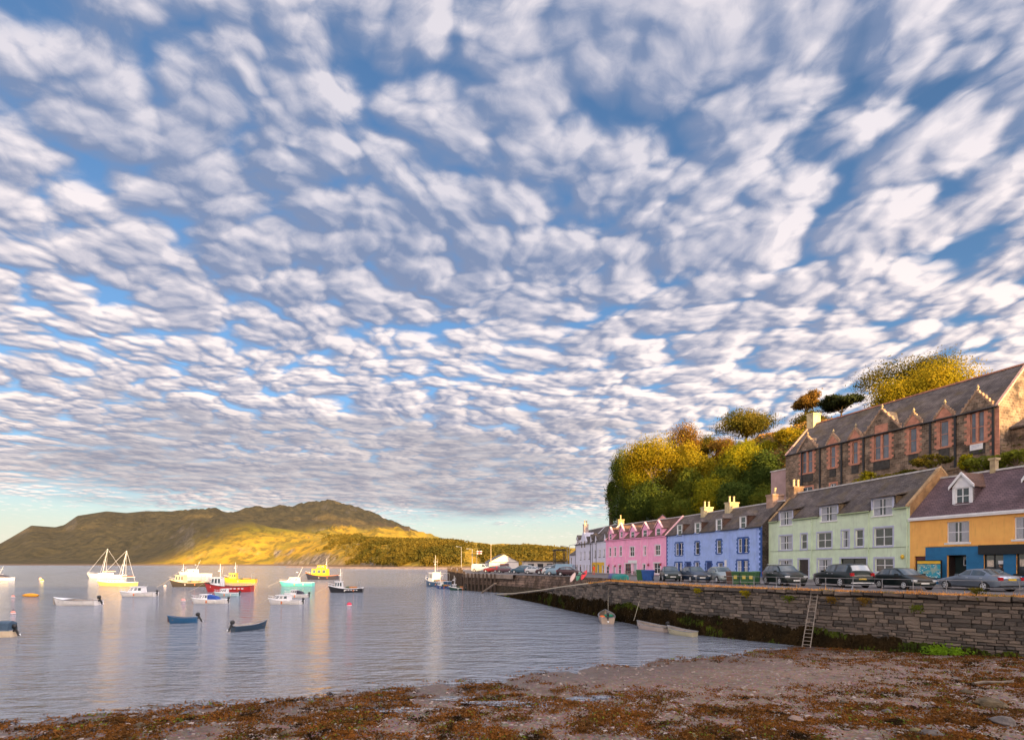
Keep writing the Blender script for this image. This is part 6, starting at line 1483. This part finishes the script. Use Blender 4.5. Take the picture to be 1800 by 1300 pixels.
for i, a in enumerate((('green shrub behind the orange roof, below the chapel notice', 1738, 812, 44, 2.0, 1.1, 'green', 1500), ('yellow-flowered gorse at the top of the green roof', 1700, 812, 46, .7, .8, 'lime', 500), ('gold-green bush at the left foot of the chapel', 1513, 842, 60, 1.3, 1.3, 'lime', 900), ('low olive hedge above the green roof ridge', 1570, 834, 55, 3.0, .7, 'olive', 1500), ('olive clump under the middle chapel window', 1640, 808, 52, 1.6, .8, 'olive', 900), ('low green plant by the right chapel window', 1790, 800, 42, 1.5, .8, 'green', 800))): shrub(a[0], *a[1:6], a[6], a[7], i+50)
# heather and dry grass tufts on the lit crest
def Pc(r):
    while True:
        y = r.uniform(80, 128); d = r.uniform(18, 60); x = fac_x(y)+d
        if fbm(x*.2, y*.2, 8) > -.2: break
    return Vector((x, y, hill_z(x, y)+r.uniform(0, .5))), Vector((-.2, -.5, .8))
V, F = leaves(Pc, 16000, .5, random.Random(5)); tag(raw('dry_grass', V, F, leafmat('dry_grass_leaf', (.42, .23, .045), (.30, .16, .05), .3, .2, (.12, .075, .05))), kind='stuff')

# far wood across the bay: one mass of crowns
rng = random.Random(21); V, F = [], []
for _ in range(5200):
    xp = rng.uniform(545, 1000); y0, ya = interp(Y_0, xp), interp(Y_A, xp); Y = rng.uniform(y0+8, ya*1.15); k = fbm((xp-900)*.012, Y*.01, 3)
    wd = sm(545, 640, xp)
    if rng.random() > wd*(.95 if k > -.18 else .12): continue
    if 812 < xp < 850 and rng.random() > .12: continue
    X = (xp-900)/900*Y; z_ = far_z(xp, Y); r_ = rng.uniform(2.2, 4.2)
    def Pf(r): v = Vector((r.gauss(0, 1), r.gauss(0, 1), r.gauss(0, 1))).normalized(); return Vector((X, Y, z_+r_*.9))+Vector((v.x*r_, v.y*r_, v.z*r_*1.1))*r.uniform(.6, 1), v
    v_, f_ = leaves(Pf, 26, 2.1, rng); i = len(V); V += v_; F += [tuple(i+a for a in f) for f in f_]
tag(raw('far_wood', V, F, leafmat('far_wood_leaf', (.145, .105, .018), (.068, .064, .014), .3, .02, (.21, .13, .02))), kind='stuff')

# seaweed on the beach
rng = random.Random(31); V, F = [], []; V2, F2 = [], []
def weedy(x, y):
    q = interp(SHORE, x)-y
    bare = math.exp(-((x-11)/7.5)**2-((y-25)/4.2)**2)*1.5+math.exp(-((x-3.5)/4)**2-((y-24.5)/2.6)**2)*.7
    return sm(-1.2, .8, q)*(1-bare)+.75*sm(19, 23, x)*sm(32, 27, y)
cnt = 0
while cnt < 12500:
    y = 11.5+22*rng.random()**1.5; x = rng.uniform(-1.06, 1.06)*y
    if y > by_y(QW, y)*0+35 or x > by_y(QW, max(y, 8))-.3: continue
    n_ = fbm(x*.45, y*.75, 2)+.35*fbm(x*1.6, y*2.2, 4); w_ = weedy(x, y)
    if rng.random() > w_*sm(-.40, .28, n_): continue
    z_ = beach_z(x, y); cnt += 1; col = rng.random()
    h_ = .025+.065*max(0, n_); r_ = rng.uniform(.08, .18)
    def Ps(r): return Vector((x+r.gauss(0, 1)*r_, y+r.gauss(0, 1)*r_, max(z_, -.01)+abs(r.gauss(0, 1))*h_*.7+.004)), Vector((0, 0, .5))
    v_, f_ = leaves(Ps, 14, .085, rng, .5); tgt = (V2, F2) if (col < .05 and n_ > 0) else (V, F); i = len(tgt[0]); tgt[0].extend(v_); tgt[1].extend([tuple(i+a for a in f) for f in f_])
WEEDM = leafmat('bladder_wrack', (.22, .088, .022), (.12, .058, .020), .25, .9, (.035, .022, .012))
tag(raw('seaweed', V, F, WEEDM), kind='stuff'); tag(raw('green_seaweed', V2, F2, leafmat('gutweed', (.20, .22, .03), (.10, .15, .03), .3, 2)), kind='stuff')
# shallow tidal pools between the weed
for k, (cx_, cy_, w_, h_) in enumerate(((1.0, 19.6, 2.6, .55), (-4.4, 19.0, 1.9, .40), (-1.4, 20.6, 2.0, .35), (3.4, 20.3, 1.6, .35))):
    mb = MB(); zz = sum(beach_z(cx_+a*w_*.6, cy_+b*h_*.6) for a in (-1, 0, 1) for b in (-1, 0, 1))/9+.012; c_ = (cx_, cy_, zz)
    ring = [(cx_+w_*math.cos(a)*(1+.3*math.sin(3*a+k)), cy_+h_*math.sin(a)*(1+.25*math.cos(2*a+k)), zz) for a in [2*math.pi*i/24 for i in range(24)]]
    for i in range(24): mb.face(c_, ring[i], ring[(i+1) % 24])
    tag(mb.build('tidal_pool_water', bpy.data.materials['sea_water']), kind='structure')
# floating tufts offshore
V, F = [], []
for _ in range(150):
    x = rng.uniform(-20, 6); y = interp(SHORE, x)+rng.uniform(.1, 2.6)*rng.random()
    if fbm(x*.6, y*.8, 6) < .05: continue
    def Pq(r): return Vector((x+r.gauss(0, .18), y+r.gauss(0, .05), .012+.015*r.random())), Vector((0, 0, 2))
    v_, f_ = leaves(Pq, 7, .10, rng, .8); i = len(V); V += v_; F += [tuple(i+a for a in f) for f in f_]
tag(raw('floating_seaweed', V, F, WEEDM), kind='stuff')
# pebbles
V, F = [], []; sh_ = MB().ball((0, 0, 0), 1, 1, 1, 5, 3)
for _ in range(11000):
    y = 11.5+20*rng.random()**1.5; x = rng.uniform(-1.05, 1.05)*y
    if x > by_y(QW, max(y, 8))-.3 or interp(SHORE, x)-y < .1: continue
    s = rng.choice([.02, .025, .035, .045, .07])*rng.uniform(.7, 1.3); z_ = beach_z(x, y); i = len(V); rz_ = rng.uniform(0, 3); ca, sa = math.cos(rz_), math.sin(rz_)
    V += [(x+(a*ca*1.4-b*sa)*s, y+(a*sa*1.4+b*ca)*s, z_+c_*s*.6) for a, b, c_ in sh_.v]; F += [tuple(i+a for a in f) for f in sh_.f]
tag(raw('pebbles', V, F, pm('pebble_mix', (.20, .155, .14), .8, .5, 1.8, var2=(.40, .33, .29))), kind='stuff')
def rock(label, x, y, w, seed, m):
    rng = random.Random(seed); Y = 20.0
    for _ in range(8):
        X = (x-900)/900*Y; Y = (H_EYE-beach_z(X, Y))*900/(y-988)
    X = (x-900)/900*Y; s = w/900*Y/2*.72; b = MB().ball((0, 0, 0), 1, 1, 1, 10, 7); o_ = rng.uniform(0, 50)
    b.v = [tuple(Vector((a*s*1.1, b_*s*.8, c_*s*.52))*(1+.35*mnoise.noise(Vector((a, b_, c_))*1.7+Vector((o_, 0, 0))))) for a, b_, c_ in b.v]
    o = b.build('beach_rock', m, smooth=50); o.location = (X, Y, beach_z(X, Y)+s*.12); o.rotation_euler = (0, 0, rng.uniform(0, 3)); tag(o, label, 'rock', 'rocks on the beach')
RK = [pm('rock_grey', (.12, .10, .09), .9, .35, 3, bump=.6, bscale=10), pm('rock_pinkish', (.26, .18, .145), .9, .3, 3, bump=.6, bscale=10), pm('rock_weedy', (.09, .065, .035), .9, .5, 4, bump=.8, bscale=8), pm('rock_mossy', (.16, .13, .05), .9, .4, 4, bump=.7, bscale=9)]
for i, (x, y, w, m, lb) in enumerate(((1398, 1265, 34, 1, 'pale flat rock in the middle of the weed'), (1640, 1292, 46, 0, 'grey rock at the bottom edge near the right'), (1610, 1284, 26, 3, 'yellowish rock left of the grey rock at the bottom'), (1740, 1240, 60, 2, 'long weed-draped rock by the right edge'), (1765, 1272, 58, 0, 'broad dark slab near the bottom right corner'), (1560, 1252, 26, 0, 'grey rock among brown weed right of centre'), (1220, 1294, 24, 3, 'mossy yellow rock at the bottom edge'), (1078, 1218, 14, 1, 'small round pinkish stone on the bare shingle'), (1028, 1240, 14, 3, 'small orange stone by the tidal pool'), (1360, 1238, 16, 1, 'small pale stone on the bare sand'), (860, 1226, 20, 2, 'dark weedy stone at the water edge'), (500, 1290, 26, 2, 'dark weedy lump near the bottom left'), (246, 1276, 30, 2, 'weed-covered stone at the left waterline'), (1700, 1218, 30, 2, 'weedy stone below the green weed patch'), (1300, 1285, 20, 1, 'pinkish stone low in the brown weed'), (1485, 1236, 22, 2, 'weed mound on the bare sand'))): rock(lb, x, y, w, i+5, RK[m])
# driftwood log at right
o = MB().path([(-.8, 0, .05), (-.3, .06, .1), (.35, .03, .09), (.8, -.06, .15)], .065, 7).build('driftwood_log', pm('driftwood', (.17, .135, .105), .9, .3, 4, bump=.5)); Xd = px(1745, 1238, 21.5); o.location = (Xd.x, 21.5, beach_z(Xd.x, 21.5)); tag(o, 'bleached driftwood log lying at the right edge of the beach', 'log')

# weed hanging on the foot of the wall
rng = random.Random(41); V, F = [], []; V2, F2 = [], []
for _ in range(26000):
    d = rng.uniform(14, PW.len); p, tt, nn = PW.at(d); nn = PW.smooth_n(d)
    if p.y < 20: continue
    zt = interp([(20, .75), (29, .85), (33, 1.15), (39, 1.6), (46, 1.75), (60, 1.7), (95, 1.5)], p.y)+.35*fbm(d*.35, 1)+.2*fbm(d*1.4, 3)
    zt = min(zt, ztop_w(p.y)-.1); z_ = rng.uniform(-.1, max(.1, zt)); 
    o_ = .05-.05*z_+rng.uniform(0, .14)*(1-.3*z_); q = p+nn*o_; a = Vector((tt.x, tt.y, 0))*rng.uniform(.03, .07); dn = Vector((rng.uniform(-.05, .05)+nn.x*.07, rng.uniform(-.05, .05)+nn.y*.07, -rng.uniform(.15, .34))); q3 = Vector((q.x, q.y, z_))
    gr = fbm(d*.30+7, z_*.7, 9) > .26
    tg = (V2, F2) if (gr and rng.random() < .75) else (V, F); i = len(tg[0]); tg[0].extend([tuple(q3-a), tuple(q3+a), tuple(q3+a*.6+dn), tuple(q3-a*.6+dn)]); tg[1].append((i, i+1, i+2, i+3))
tag(raw('wall_seaweed', V, F, leafmat('wall_wrack', (.040, .026, .012), (.020, .015, .009), .15, .8)), kind='stuff'); tag(raw('wall_green_weed', V2, F2, leafmat('wall_gutweed', (.085, .11, .014), (.035, .05, .012), .25, .8)), kind='stuff')
# bright green weed patch at the wall foot, right
def Pg(r): a = r.gauss(0, .40); p, tt, nn = PW.at(gd+a); return Vector((p.x, p.y, 0))+Vector((nn.x, nn.y, 0))*r.uniform(.1, .7)+Vector((0, 0, beach_z(p.x, p.y)+abs(r.gauss(0, .22)))), Vector((nn.x, nn.y, .4))
gd = next(i*.1 for i in range(900) if PW.at(i*.1)[0].y > 29.3); V, F = leaves(Pg, 650, .14, rng); tag(raw('bright_green_weed', V, F, leafmat('sea_lettuce', (.20, .34, .02), (.11, .20, .02), .35, 1.5)), kind='stuff')
# dry grass along the quay edge, plants in the wall joints
V, F = [], []
for _ in range(15000):
    d = rng.uniform(12, PW.len); p, tt, nn = PW.at(d); nn = PW.smooth_n(d)
    if p.y < 21 or p.y > 56: continue
    k = fbm(d*.5, 2, 4); q = p-nn*(rng.random()**1.6*1.25-.12); h_ = rng.uniform(.05, .15)*(1+2.0*max(0, k))*(1.0 if rng.random() > .03 else 2.2)
    a = Vector((rng.uniform(-1, 1), rng.uniform(-1, 1), 0)).normalized()*rng.uniform(.012, .03); ln = Vector((rng.uniform(-.5, .5), rng.uniform(-.5, .5), 1))*h_; b_ = Vector((q.x, q.y, ztop_w(p.y)+.02)); i = len(V); V += [tuple(b_-a), tuple(b_+a), tuple(b_+ln)]; F.append((i, i+1, i+2))
tag(raw('quay_grass', V, F, leafmat('straw_grass', (.78, .40, .12), (.60, .28, .08), .4, .8, (.28, .20, .05))), kind='stuff')
rows = []
for i in range(90):
    d = lerp(12, PW.len, i/89); p, tt, nn = PW.at(d); nn = PW.smooth_n(d)
    if 20 < p.y < 52: rows.append([(p.x-nn.x*a, p.y-nn.y*a, zq(p.y)+.012+.03*math.sin(k*1.3+i)*(k in (1, 2))) for k, a in enumerate((.38, .8, 1.3, 1.75+.3*fbm(d*.6, 7)))])
tag(MB().grid(rows).build('verge', pm('straw_verge', (.62, .31, .12), .95, .35, 1.5, bump=.6, bscale=12), fix=False), kind='structure')
def wallplant(label, x, y, Yg, n, leaf, seed):
    rng = random.Random(seed); d = min((abs((PW.at(i*.1)[0].x/PW.at(i*.1)[0].y)*900+900-x), i*.1) for i in range(int(PW.len*10)))[1]; p, tt, nn = PW.at(d); z_ = H_EYE+(988-y)/900*p.y; c = Vector((p.x+nn.x*.05, p.y+nn.y*.05, z_)); e = empty('wall_plant', c, 0, label, 'plant', 'plants growing on the quay wall')
    def P(r): return Vector((tt.x*r.gauss(0, .22), tt.y*r.gauss(0, .22), -abs(r.gauss(0, .18))+.1))+Vector((nn.x, nn.y, 0))*r.uniform(0, .16), Vector((nn.x, nn.y, .3))
    V, F = leaves(P, n, .11, rng); raw('leaves', V, F, LF[leaf], e); MB().tube((-nn.x*.2, -nn.y*.2, 0), (nn.x*.05, nn.y*.05, .05), .02, .01, 5).build('stem', BARK, e)
for i, a in enumerate((('green tuft in the wall top left of the ladder', 1388, 1049, 0, 160, 'green'), ('rusty tuft on the wall just right of the ladder', 1460, 1051, 0, 150, 'rust'), ('orange-brown tuft high on the wall below the black hatchback', 1520, 1053, 0, 150, 'rust'), ('green tuft in the wall joints below the saloon car', 1612, 1066, 0, 130, 'green'), ('orange dry clump on the wall below the bins', 1228, 1036, 0, 220, 'gold'), ('second orange dry clump on the wall left of the green tuft', 1312, 1040, 0, 170, 'gold'), ('tall green weed sprouting on the verge before the saloon car', 1715, 1036, 0, 130, 'olive'))): wallplant(*a, i+70)

# unseen cloudbanks added out of frame, shaped to shade the upper mountain and left slopes
def cloud(label, cx_, cy_, rx, ry, z, seed):
    mb = MB(); n, m_ = 40, 12; rows = []
    for j in range(m_+1):
        t_ = -math.pi/2+math.pi*j/m_; row = []
        for k in range(n):
            a = 2*math.pi*k/n; w_ = 1+.08*fbm(math.cos(a)*1.6+seed, math.sin(a)*1.6)
            row.append((rx*max(.02, math.cos(t_))**.5*math.cos(a)*w_, ry*max(.02, math.cos(t_))**.5*math.sin(a)*w_, 45*math.sin(t_)*(1+.3*fbm(math.cos(a)*3, math.sin(a)*3, seed))))
        rows.append(row)
    o = mb.grid(rows, True).build('cloud', pm('cloud_white', (.8, .8, .8), 1, .05, .002), smooth='all'); o.location = (cx_, cy_, z); tag(o, label, 'cloud', kind='stuff')
cloud('wide bank of evening cloud over the town', 150, -1080, 1750, 780, 700, 2)
cloud('second evening cloud behind the town', 450, -3300, 1080, 1280, 700, 5)
